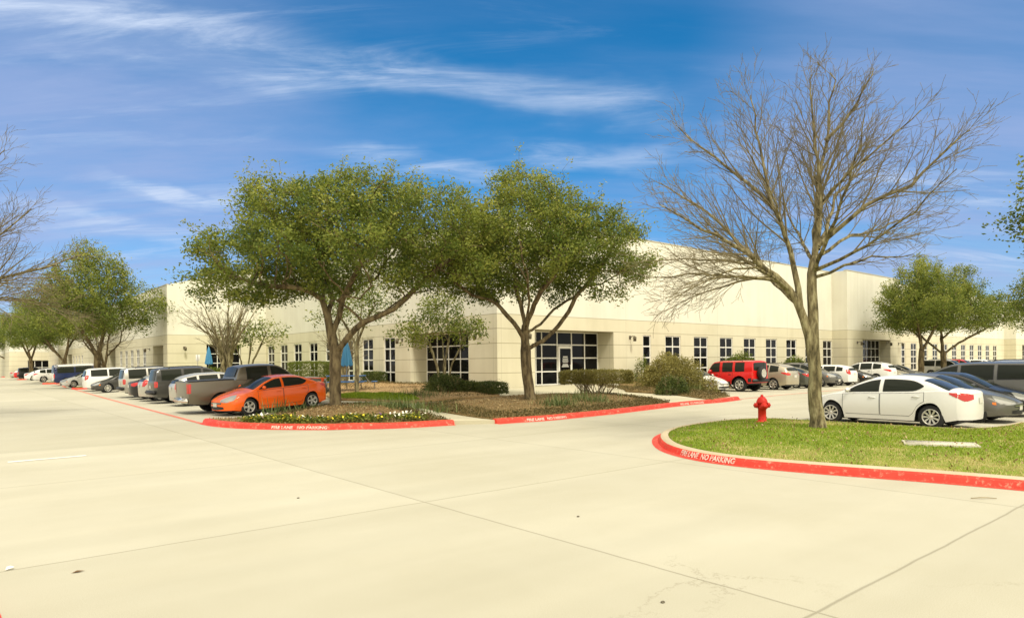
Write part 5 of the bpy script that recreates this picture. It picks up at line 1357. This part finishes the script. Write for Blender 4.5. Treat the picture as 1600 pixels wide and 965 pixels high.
p = at(590,604,.15); shrub('hedge', 23.0, 42.6, zL(23.,42.6), PI/2, (2.4,.8,.75), 4500, 'low dark hedge against the left facade by the picnic table', 'hedge', 'leafdark', None, True, .02, (.03,.06), 6, 11)
p = loc2(0,0,-13.9,46.); shrub('hedge', p[0], p[1], zg(*p)+.12, VROT, (2.6,1.3,1.55), 9000, 'tall bright green hedge block behind the orange sedan spoiler', 'hedge', 'leafbright', None, True, .05, (.03,.06), 8, 12)
shrub('bush', 46.2, 28., zC(46.2,28.), 0, (5.,2.2,2.2), 8000, 'broad yellow green bush showing above the red vehicle roof', 'bush', 'leafbright', None, False, .2, (.04,.08), 8, 13, .12)
shrub('bush', 54.5, 28., zC(54.5,28.), 0, (4.,2.,1.85), 4500, 'yellow green bush under the windows behind the bare trunk', 'bush', 'leafbright', None, False, .2, (.045,.09), 8, 14, .12)
shrub('bush', 70.9, 21.9, .3, 0, (3.4,2.2,.7), 3500, 'low bush at the foot of the forked oak in the right lot', 'bush', 'leafoak', None, False, .05, (.05,.09), 6, 15, .1)
shrub('bush', 16.8, 58.8, zW(16.8,58.8), 0, (2.,1.6,1.3), 2500, 'bright green bush beside the farther blue umbrella', 'bush', 'leafbright', None, False, .1, (.05,.09), 6, 16, .1)
p = at(1010,606,.12)
def tuft(px, py, h, n, label, seed, w=.018, spread=.3, dz=.18):
    p = at(px, py, dz); rg = np.random.default_rng(seed); mb = MB()
    e = empty('strap_leaf_plant', p, 0, label, 'plant')
    V = []; F = []
    for k in range(n):
        a = rg.uniform(0,2*PI); ln = h*rg.uniform(.6,1.1); tilt = rg.uniform(.15,1.1); c, s = math.cos(a), math.sin(a); q = []
        for j in range(4):
            t = j/3; out_ = ln*math.sin(tilt)*t+.05; z = ln*math.cos(tilt)*t+.28*ln*t*(1-t)-.22*ln*t*t*math.sin(tilt); ww = w*(1-t*.85)
            q += [(c*out_-s*ww+0, s*out_+c*ww, z), (c*out_+s*ww, s*out_-c*ww, z)]
        ox, oy = rg.normal(0,spread,2)
        b = len(V); V += [(x+ox,y+oy,z-.03) for x,y,z in q]; F += [(b+2*j,b+2*j+1,b+2*j+3,b+2*j+2) for j in range(3)]
    me = np_mesh('foliage', np.array(V), np.array(F), np.repeat(rg.uniform(0,1,n), 8)); link('foliage', me, M['blade'], e); return e
tuft(441,645,.75,60,'spiky strap leaf plant in front of the orange sedan door',1); tuft(600,638,.5,420,'spreading grassy clump at the foot of the broad oak',2,.012,.5); tuft(632,637,.5,260,'grassy clump just right of the broad oak foot',9,.012,.4)
tuft(684,642,.45,50,'small spiky tuft near the walk end of the flower bed',3); tuft(478,640,.4,60,'small leafy tuft beside the rear wheel of the orange sedan',4)
tuft(872,636,.68,300,'arching strap leaf clump below the stalked hedge, left of two',5,.014,.4); tuft(925,630,.62,280,'arching strap leaf clump below the stalked hedge, right of two',6,.014,.4)
tuft(905,626,.7,70,'taller strap leaf plant close under the stalked hedge',7,.016,.22); tuft(655,618,.5,260,'grey green grassy clump on the lawn left of the dark shrub',8,.012,.5); tuft(1078,612,.62,260,'arching green clump at the foot of the large dry bush',10,.014,.45)

# ---- pansies along the kerb of the flower bed
def pansy(X, Y, seed, pet, lab, grp):
    rg = np.random.default_rng(seed); e = empty('pansy_plant', (X,Y,zA(X,Y)), rg.uniform(0,6), lab, 'flowers', grp)
    n = 70; c = rg.normal(0,1,(n,3))*np.array([.11,.11,.045])+np.array([0,0,.07]); c[:,2] = np.maximum(c[:,2], .01)
    link('foliage', leaves_mesh('foliage', c, rg, (.03,.055), .55, None, .4), M['leafbright'], e)
    mb = MB()
    for k in range(5):
        q = rg.normal(0,1,3)*np.array([.10,.10,.02])+np.array([0,0,.15]); a0 = rg.uniform(0,6); r = .034
        tl = rg.normal(0,.35,2)
        vs = [tuple(q)]+[(q[0]+r*math.cos(a0+PI*j/3)*(1 if j%2 else .7), q[1]+r*math.sin(a0+PI*j/3)*(1 if j%2 else .7), q[2]+r*(tl[0]*math.cos(a0+PI*j/3)+tl[1]*math.sin(a0+PI*j/3))) for j in range(6)]
        mb.add(vs, [(0,1+j,1+(j+1)%6) for j in range(6)])
    mb.build('blossom', M[pet], e); return e
protos = {'y': None, 'w': None, 'p': None}
TXT = {'y': ('yellow pansy plant in the flower row along the red kerb', 'yellow pansies along the red kerb'), 'w': ('white pansy plant in the flower row along the red kerb', 'white pansies along the red kerb'), 'p': ('violet pansy plant in the flower row along the red kerb', 'violet pansies along the red kerb')}
kk = inset(kA, .45); kk = resample(kk, .12); rp = random.Random(5); cnt = 0
for i, q in enumerate(kk):
    for row in range(2):
        if cnt >= 60 or rp.random() < .28: continue
        X = q[0]+rp.uniform(-.07,.07); Y = q[1]+row*.34+rp.uniform(-.08,.08)
        if X < 7.1 or X > 11.3 or not pip((X,Y), bedA): continue
        t = rp.choice('yyyyw' if X < 9.7 else 'ywwyp')
        if protos[t] is None: protos[t] = pansy(X, Y, 40+cnt, {'y':'petal_y','w':'petal_w','p':'petal_p'}[t], *TXT[t])
        else:
            c = copy_tree(protos[t]); c.location = (X, Y, zA(X,Y)); c.rotation_euler = (0,0,rp.uniform(0,6)); s_ = rp.uniform(.8,1.25); c.scale = (s_,)*3
        cnt += 1

# ---- turf, ground cover, leaf litter
def scatter(poly, n, rg, zf, edge=None, cond=None):
    x0 = min(p[0] for p in poly); x1 = max(p[0] for p in poly); y0 = min(p[1] for p in poly); y1 = max(p[1] for p in poly); out = []
    tries = 0
    while len(out) < n and tries < n*12:
        tries += 1
        q = (rg.uniform(x0,x1), rg.uniform(y0,y1))
        if not pip(q, poly): continue
        if edge is not None and edge_dist(q, poly) > edge: continue
        if cond and not cond(*q): continue
        out.append((q[0], q[1], zf(*q)))
    return np.array(out)
rg = np.random.default_rng(77)
vis = [p for p in turf if p[0] < 19.6 and p[1] > 1.0]
view = [(11.8,1.5)]+[(p[0],p[1]) for p in inset(kD,.24) if p[1] > 1.5][::1]
near = [p for p in inset(kD,.24) if p[1] > -1.][:]+[(17.,-1.),(26.,-1.),(26.,4.8)]+[p for p in inset(lotD[::-1],.2) if p[0] < 26.]
nearp = near
def lawn_tint(P, rg):
    # straw patches by the kerb front, green inside
    ks = [Vector(k) for k in resample(kD, .5)]
    d = np.min(np.stack([np.hypot(P[:,0]-k.x, P[:,1]-k.y) for k in ks], 0), 0)
    s = np.sin(P[:,0]*1.9+1.)*np.sin(P[:,1]*1.5+.4)+.6*np.sin(P[:,0]*4.3-P[:,1]*3.1)
    front = np.clip((7.9-P[:,1])/1.8, 0, 1)*np.clip((2.6-d)/1.6, 0, 1)
    far = np.clip((P[:,0]-17.)/5., 0, 1)*.35
    dr = np.clip(front*.95+far+.2*s*(.25+front)-.02, 0, 1)
    tr = np.hypot(P[:,0]-18.11, P[:,1]-8.67); dr = np.maximum(dr, np.clip(1.5-tr/.9, 0, 1)*.95)
    return np.clip(np.where(rg.uniform(size=len(P)) < dr, rg.uniform(.82,1,len(P)), rg.uniform(.0,.62,len(P))), 0, 1)
P = scatter(nearp, 62000, rg, zD)
tag(link('grass', blades_mesh('grass', P, rg, (.02,.055), .009, .9, lawn_tint(P, rg)), M['grassblade']), kind='stuff')
P = scatter(strip, 9000, rg, lambda x,y: zL(x,y)+.02); tag(link('grass', blades_mesh('grass', P, rg, (.04,.09), .014, .8, rg.uniform(0,.6,len(P))), M['grassblade']), kind='stuff')
def carpet(name, parts, leaf, size, up=.9, lift=.02):
    C = []
    for poly, n, zf, edge, cond, hgt in parts:
        q = scatter(poly, n, rg, zf, edge, cond)
        if len(q): q[:,2] += lift+rg.uniform(0,1,len(q))**1.6*hgt; C.append(q)
    C = np.vstack(C); return tag(link(name, leaves_mesh(name, C, rg, size, .5, None, up), M[leaf]), kind='stuff')
carpet('ground_cover', [(bedB, 9000, zB, 1.0, lambda x,y: y < 22, .10), (bedA, 5200, zA, .8, lambda x,y: x > 8.5, .08), ([q for q in bedC[:6]]+[(31.6,25.),(27.5,27.)], 6500, zC, 1.6, None, .12), (lawnL, 6000, zL, 2.6, lambda x,y: x > 17, .10)], 'coverleaf', (.02,.045))
carpet('leaf_litter', [(bedB, 5200, zB, None, None, .015), (bedA, 3600, zA, None, None, .015), (lawnL, 4200, zL, None, None, .015), (nearp, 1600, zD, None, None, .06), ([q for q in bedC[:6]]+[(31.6,25.),(27.5,27.)], 1500, zC, None, None, .02)], 'litter', (.018,.04), 1.6, .012)

# ------------------------------------------------------------------ furniture
# hydrant
p = at(1190,661.5,.12); hy = empty('fire_hydrant', (p[0],p[1],zD(p[0],p[1])-.03), VROT, 'red fire hydrant on the grass edge near the bare tree', 'fire hydrant')
m = MB(); m.lathe([(0,0),(.17,0),(.17,.035),(.125,.04),(.115,.09),(.11,.10),(.11,.40),(.125,.41),(.125,.45),(.115,.46),(.115,.55),(.15,.555),(.155,.585),(.15,.60)], 24); m.build('barrel', M['hydrant'], hy)
m = MB(); m.lathe([(.15,.601),(.145,.62),(.128,.665),(.095,.71),(.055,.74),(.045,.745)], 24); m.build('bonnet', M['hydrant'], hy)
m = MB(); m.lathe([(.045,.746),(.045,.77),(.032,.775),(.032,.80),(0,.802)], 5); m.build('operating_nut', M['hydrant'], hy)
for ax, sg, rr_, zz in (('x',-1,.062,.50),('x',1,.062,.50),('y',-1,.082,.48)):
    m = MB(); pr = [(rr_*.8,.09),(rr_*.8,.145),(rr_*1.25,.15),(rr_*1.25,.165),(rr_*1.12,.17),(rr_*1.1,.21),(rr_*.4,.215),(rr_*.4,.24),(0,.242)]
    m.lathe([(r_, h_*sg) for r_, h_ in pr], 16, 0, ax, (0,0,zz)); o = m.build('outlet_cap', M['hydrant'], hy); fix_normals(o.data)
m = MB(); b_ = 8
for k in range(b_): a = 2*PI*k/b_; m.lathe([(0,.035),(.014,.035),(.014,.055),(0,.056)], 6, 0, 'z', (math.cos(a)*.147,math.sin(a)*.147,0))
m.build('flange_bolts', M['hydrant'], hy)
# utility cover set in the lawn
c0 = at(1415,689,.24); cv = MB(); q = [at(1412,688.5,.26), at(1505,688.5,.26), at(1522,696.5,.26), at(1432,693.5,.26)]
cxm = sum(v[0] for v in q)/4; cym = sum(v[1] for v in q)/4
u = empty('utility_cover', (cxm,cym,zD(cxm,cym)-.0), rad(-66), 'flat pale concrete utility cover set in the grass', 'utility cover')
link('lid', rbox(1.15,.6,.06,.012,2,(0,0,0)), M['cover'], u); mm_ = MB(); mm_.box(-.62,.62,-.34,-.305,-.05,.025); mm_.box(-.62,.62,.305,.34,-.05,.025); mm_.box(-.62,-.58,-.304,.304,-.05,.025); mm_.box(.58,.62,-.304,.304,-.05,.025); mm_.build('rim', M['cover'], u)
# picnic table and closed umbrellas
p = at(541,611,.14); pt = empty('picnic_table', (p[0],p[1],zL(p[0],p[1])), VROT+.12, 'blue coated metal picnic table beyond the broad oak', 'picnic table')
link('table_top', rbox(2.0,.85,.05,.02,2,(0,0,.755)), M['bluecoat'], pt)
for sx in (-1,1):
    m = MB(); m.tube([(sx*.7,-.75,0),(sx*.7,-.28,.73)], [.025]*2, 8); m.tube([(sx*.7,.75,0),(sx*.7,.28,.73)], [.025]*2, 8); m.tube([(sx*.7,-.86,.40),(sx*.7,.86,.40)], [.022]*2, 8); m.build('leg', M['postgrey'], pt)
for sy in (-1,1): link('bench', rbox(2.0,.28,.045,.018,2,(0,sy*.72,.445)), M['bluecoat'], pt)
for sx in (-1,1): link('bench', rbox(.30,.62,.045,.018,2,(sx*1.45,0,.445)), M['bluecoat'], pt)
for sx in (-1,1):
    m = MB(); m.tube([(sx*.98,0,.70),(sx*1.2,0,.40),(sx*1.5,0,.42)], [.022]*3, 6); m.tube([(sx*1.45,0,.42),(sx*1.45,0,0)], [.022]*2, 6); m.build('bench_arm', M['postgrey'], pt)
def umbrella(X, Y, Z, label, sc_=1.):
    e = empty('patio_umbrella', (X,Y,Z), 0, label, 'umbrella', 'closed blue umbrellas by the facade'); e.scale = (1,1,sc_)
    m = MB(); m.lathe([(0,0),(.024,0),(.024,2.62),(0,2.63)], 10); m.build('pole', M['postgrey'], e)
    m = MB(); vs = []; k = 32
    for h, r, w in ((1.28,.26,.34),(1.5,.24,.3),(1.9,.19,.25),(2.3,.12,.18),(2.5,.07,.1),(2.62,.03,0)):
        for j in range(k):
            a = 2*PI*j/k; rr_ = r*(1+w*math.cos(8*a)); vs.append((rr_*math.cos(a), rr_*math.sin(a), h+(.05*math.cos(8*a) if h < 1.3 else 0)))
    m.add(vs, [(i*k+j,i*k+(j+1)%k,(i+1)*k+(j+1)%k,(i+1)*k+j) for i in range(5) for j in range(k)], 0, True); m.build('canopy', M['blue'], e)
    m = MB(); m.lathe([(.02,2.62),(.03,2.66),(0,2.72)], 8); m.build('finial', M['postgrey'], e)
umbrella(p[0]+.05, p[1]+.05, zL(p[0],p[1]), 'closed blue patio umbrella standing in the picnic table')
umbrella(17.0, 60.4, zW(17.,60.4), 'closed blue patio umbrella beyond the bare many stemmed tree', 1.1)
# small parking sign behind the pickup
sg = empty('parking_sign', (14.4,54.,zW(14.4,54.)-.02), rad(180)+VROT, 'small white parking sign on a thin post behind the black SUV', 'sign')
m = MB(); m.lathe([(0,0),(.025,0),(.025,2.35),(0,2.36)], 8); m.build('post', M['postgrey'], sg); link('sign_face', rbox(.32,.02,.46,.008,1,(0,-.04,2.1)), M['signwhite'], sg)
# white utility cabinet at the far left end
p = at(1.5,586.5); cb = empty('utility_cabinet', p, rad(0), 'plain white utility cabinet beside the road at far left', 'cabinet')
link('case', rbox(1.4,1.6,1.75,.04,2,(0,0,.93)), M['signwhite'], cb); link('plinth', rbox(1.6,1.8,.12,.02,1,(0,0,.03)), M['cover'], cb); link('door', rbox(.02,1.3,1.4,.008,1,(-.71,0,.95)), M['signwhite'], cb)
# scrap of paper and small debris on the concrete
p = at(5,890,.01); m = MB(); m.add([(0,0,.0),(.07,.01,.015),(.065,.05,.01),(.015,.045,.02),(.04,.025,.028)], [(0,1,4),(1,2,4),(2,3,4),(3,0,4)]); o = m.build('paper_scrap', M['signwhite']); o.location = p; tag(o, 'crumpled white paper scrap lying on the concrete at lower left', 'litter')
for i, (px, py, lab) in enumerate(((464,778,'dark pebble lying alone on the open concrete'),(901,807,'small dark pebble on the concrete centre right'),(1032,941,'small pebble near the bottom joint of the concrete'))):
    q = at(px,py,.0); me = rbox(.036,.026,.016,.006,2,(0,0,.006)); o = link('pebble', me, M['lampmetal']); o.location = q; tag(o, lab, 'pebble')
p = at(1535,778,.012); m = MB(); m.tube([(-.16,.02,0),(-.05,-.01,.012),(.06,.012,.006),(.17,-.01,0)], [.006,.007,.006,.004], 5); o = m.build('twig', M['stem']); o.location = p; o.rotation_euler = (0,0,VROT); tag(o, 'thin brown twig lying on the concrete before the island kerb', 'twig')
p = at(118,893,.004); m = MB(); m.add([(-.05,0,0),(0,.022,.012),(.06,0,.003),(0,-.022,.01)], [(0,1,2,3)]); o = m.build('dry_leaf', M['litter']); o.location = p; tag(o, 'single dry brown leaf on the concrete at lower left', 'leaf')
# ------------------------------------------------------------------ sky, sun, camera
SUN_EL = 56.
sv = Vector((RV[0]*.42-FV[0]*.91, RV[1]*.42-FV[1]*.91, 0)).normalized()*math.cos(rad(SUN_EL))+Vector((0,0,math.sin(rad(SUN_EL))))
sl = bpy.data.lights.new('sun', 'SUN'); sl.energy = 2.35; sl.angle = rad(10); sl.color = (1.0,.95,.82)
so = bpy.data.objects.new('sun', sl); COL.objects.link(so); so.location = (0,0,60); so.rotation_euler = sv.to_track_quat('Z','Y').to_euler()
wd = bpy.data.worlds.new('World'); sc.world = wd; wd.use_nodes = True; nt = wd.node_tree; nt.nodes.clear()
out = N(nt,'ShaderNodeOutputWorld'); bg = N(nt,'ShaderNodeBackground'); L(nt, bg.outputs[0], out.inputs['Surface']); bg.inputs['Strength'].default_value = .1
sky = N(nt,'ShaderNodeTexSky', sky_type='NISHITA'); sky.sun_disc = False; sky.sun_elevation = rad(SUN_EL); sky.sun_rotation = math.atan2(sv.x, sv.y)
sky.air_density = 1.; sky.dust_density = .3; sky.ozone_density = 3.
tc = N(nt,'ShaderNodeTexCoord'); D = tc.outputs['Generated']
def VM(op, a, b=None):
    n = N(nt,'ShaderNodeVectorMath', operation=op)
    for i, v in enumerate((a, b)):
        if v is None: continue
        if isinstance(v, (tuple, Vector)): n.inputs[i].default_value = tuple(v)
        else: L(nt, v, n.inputs[i])
    return n.outputs['Value'] if op in ('DOT_PRODUCT','LENGTH') else n.outputs[0]
def MT(op, a, b=None, c=None):
    n = N(nt,'ShaderNodeMath', operation=op)
    for i, v in enumerate((a, b, c)):
        if v is None: continue
        if isinstance(v, (int, float)): n.inputs[i].default_value = v
        else: L(nt, v, n.inputs[i])
    return n.outputs[0]
def MR(v, a, b, c=0., d=1., smooth=True):
    n = N(nt,'ShaderNodeMapRange'); n.interpolation_type = 'SMOOTHSTEP' if smooth else 'LINEAR'
    n.inputs['From Min'].default_value = a; n.inputs['From Max'].default_value = b; n.inputs['To Min'].default_value = c; n.inputs['To Max'].default_value = d
    L(nt, v, n.inputs['Value']); return n.outputs[0]
def MIX(f, a, b, bt='MIX'):
    n = N(nt,'ShaderNodeMix', data_type='RGBA', blend_type=bt)
    for s, v in (('Factor', f), ('A', a), ('B', b)):
        if isinstance(v, (int, float)): n.inputs[s].default_value = v
        elif isinstance(v, tuple): n.inputs[s].default_value = (*v, 1)
        else: L(nt, v, n.inputs[s])
    return n.outputs['Result']
def ray(px, py):      # compass direction of a sight line
    x = (px-800)/FPX; z = (hz(px)-py)/FPX
    return Vector((x*RV[0]+FV[0], x*RV[1]+FV[1], z)).normalized()
hs = N(nt,'ShaderNodeHueSaturation'); hs.inputs['Saturation'].default_value = 1.42; hs.inputs['Value'].default_value = 1.12; hs.inputs['Hue'].default_value = .494; L(nt, sky.outputs[0], hs.inputs['Color'])
base = hs.outputs[0]
# high cloud layer: sample on a flat deck above the lot so streaks foreshorten towards the horizon
sx = N(nt,'ShaderNodeSeparateXYZ'); L(nt, D, sx.inputs[0]); Z = sx.outputs['Z']
den = MT('ADD', MT('MAXIMUM', Z, 0.), .16)
fx = VM('DOT_PRODUCT', D, (RV[0],RV[1],0)); fy = VM('DOT_PRODUCT', D, (FV[0],FV[1],0))
cb_ = N(nt,'ShaderNodeCombineXYZ'); L(nt, MT('DIVIDE', fx, den), cb_.inputs[0]); L(nt, MT('DIVIDE', fy, den), cb_.inputs[1]); deck = cb_.outputs[0]
def noise(vec, scale, sxy, rot, detail=8., rough=.6, dist=0.):
    mp = N(nt,'ShaderNodeMapping'); mp.inputs['Scale'].default_value = (*sxy,1); mp.inputs['Rotation'].default_value = (0,0,rot); L(nt, vec, mp.inputs['Vector'])
    n = N(nt,'ShaderNodeTexNoise', Scale=scale, Detail=detail, Roughness=rough, Distortion=dist); L(nt, mp.outputs[0], n.inputs['Vector']); return n.outputs['Fac']
wob = noise(deck, 1.1, (1,1), .3, 5., .55)
fine = noise(deck, 1.5, (1.,4.5), rad(-24), 12., .66, .7)
broad = noise(deck, .55, (1.,2.0), rad(-14), 6., .55, .4)
veil = noise(deck, .8, (.6,1.9), rad(8), 7., .6, .3)
def streak(a, b, width, soft, t0, t1, amp):
    """a long cirrus bank along the great circle through two sight lines"""
    A, B = ray(*a), ray(*b); nrm = A.cross(B).normalized(); al = (B-A*(A.dot(B))).normalized(); mid = (A+B).normalized()
    d = VM('DOT_PRODUCT', D, nrm); d = MT('ADD', d, MT('MULTIPLY', MT('SUBTRACT', wob, .5), .16))
    m = MR(MT('ABSOLUTE', d), width, width*soft, 1., 0.)
    tt = VM('DOT_PRODUCT', D, (B-A).normalized())
    ta = mid.dot((B-A).normalized()); hf = (B-A).length/2
    e = MT('MULTIPLY', MR(tt, ta-hf-t0, ta-hf+t0*.3), MR(tt, ta+hf-t1*.3, ta+hf+t1, 1., 0.))
    return MT('MULTIPLY', MT('MULTIPLY', m, e), amp)
s1_ = streak((-60,-10),(470,72), .007, 8., .2, .10, .78)
s2_ = streak((430,70),(980,160), .004, 9., .1, .12, .62)
s3_ = streak((560,250),(800,285), .005, 6., .08, .12, .5)
s4_ = streak((205,300),(350,296), .004, 4., .05, .06, .62)
s5_ = streak((60,355),(290,368), .005, 4., .08, .08, .45)
s6_ = streak((850,228),(1000,245), .008, 4., .08, .06, .35)
sk_ = MT('MAXIMUM', MT('MAXIMUM', MT('MAXIMUM', s1_, s2_), MT('MAXIMUM', s3_, s4_)), MT('MAXIMUM', s5_, s6_))
cl = MT('MULTIPLY', sk_, MR(fine, .34, .70, .12, 1.0))
thin = MT('MULTIPLY', MR(fine, .46, .80), MR(broad, .40, .66)); thin = MT('MULTIPLY', thin, .8)
vl = MT('MULTIPLY', MR(veil, .38, .70), .46)
side = MT('ADD', MT('MULTIPLY', MR(VM('DOT_PRODUCT', D, tuple(ray(70,240))), .92, .995), .48), MT('MULTIPLY', MR(VM('DOT_PRODUCT', D, tuple(ray(1540,170))), .93, .995), .44))
base = MIX(1., base, MIX(MR(Z, 0., .42), (.60,.80,1.0), (.95,1.,1.)), 'MULTIPLY')
hazeb = MR(Z, 0., .22, .22, 0.)
lav = MT('MINIMUM', MT('ADD', MT('ADD', MT('MULTIPLY', vl, MR(Z,.05,.5,1.,.3)), MT('MULTIPLY', side, MR(veil,.25,.6,.45,1.))), hazeb), .75)
c1_ = MIX(lav, base, (3.2,3.9,6.2))
c2_ = MIX(MT('MINIMUM', MT('ADD', cl, thin), .92), c1_, (5.2,6.1,7.7))
# unseen bright cloud added behind, beside and above the view to whiten the light
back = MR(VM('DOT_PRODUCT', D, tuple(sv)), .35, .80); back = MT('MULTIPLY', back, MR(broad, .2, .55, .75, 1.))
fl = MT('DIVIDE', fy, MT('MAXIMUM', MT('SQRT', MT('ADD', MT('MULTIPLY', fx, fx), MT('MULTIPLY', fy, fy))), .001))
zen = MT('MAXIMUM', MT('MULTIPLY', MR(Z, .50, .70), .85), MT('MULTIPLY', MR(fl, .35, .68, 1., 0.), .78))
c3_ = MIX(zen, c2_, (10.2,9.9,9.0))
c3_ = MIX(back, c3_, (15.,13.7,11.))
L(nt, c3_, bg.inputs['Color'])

cam = bpy.data.cameras.new('camera'); co = bpy.data.objects.new('camera', cam); COL.objects.link(co); sc.camera = co
cam.sensor_width = 36; cam.lens = 36*FPX/1600; cam.shift_y = 83.9/1600; cam.clip_start = .05; cam.clip_end = 3000
f = Vector((FV[0],FV[1],0)); r0 = Vector((RV[0],RV[1],0)); u0 = Vector((0,0,1)); al = math.atan(.0095)
r1 = r0*math.cos(al)-u0*math.sin(al); u1 = u0*math.cos(al)+r0*math.sin(al)
mtx = Matrix((( r1.x,u1.x,-f.x,0),(r1.y,u1.y,-f.y,0),(r1.z,u1.z,-f.z,EYE),(0,0,0,1))); co.matrix_world = mtx
vs_ = sc.view_settings; vs_.view_transform = 'Standard'; vs_.look = 'None'; vs_.exposure = .34; vs_.gamma = 1.
sc.render.engine = 'CYCLES'; sc.cycles.max_bounces = 6; sc.cycles.diffuse_bounces = 3; sc.cycles.glossy_bounces = 3; sc.cycles.transmission_bounces = 3; sc.cycles.transparent_max_bounces = 4
sc.cycles.use_denoising = True; sc.cycles.caustics_reflective = False; sc.cycles.caustics_refractive = False
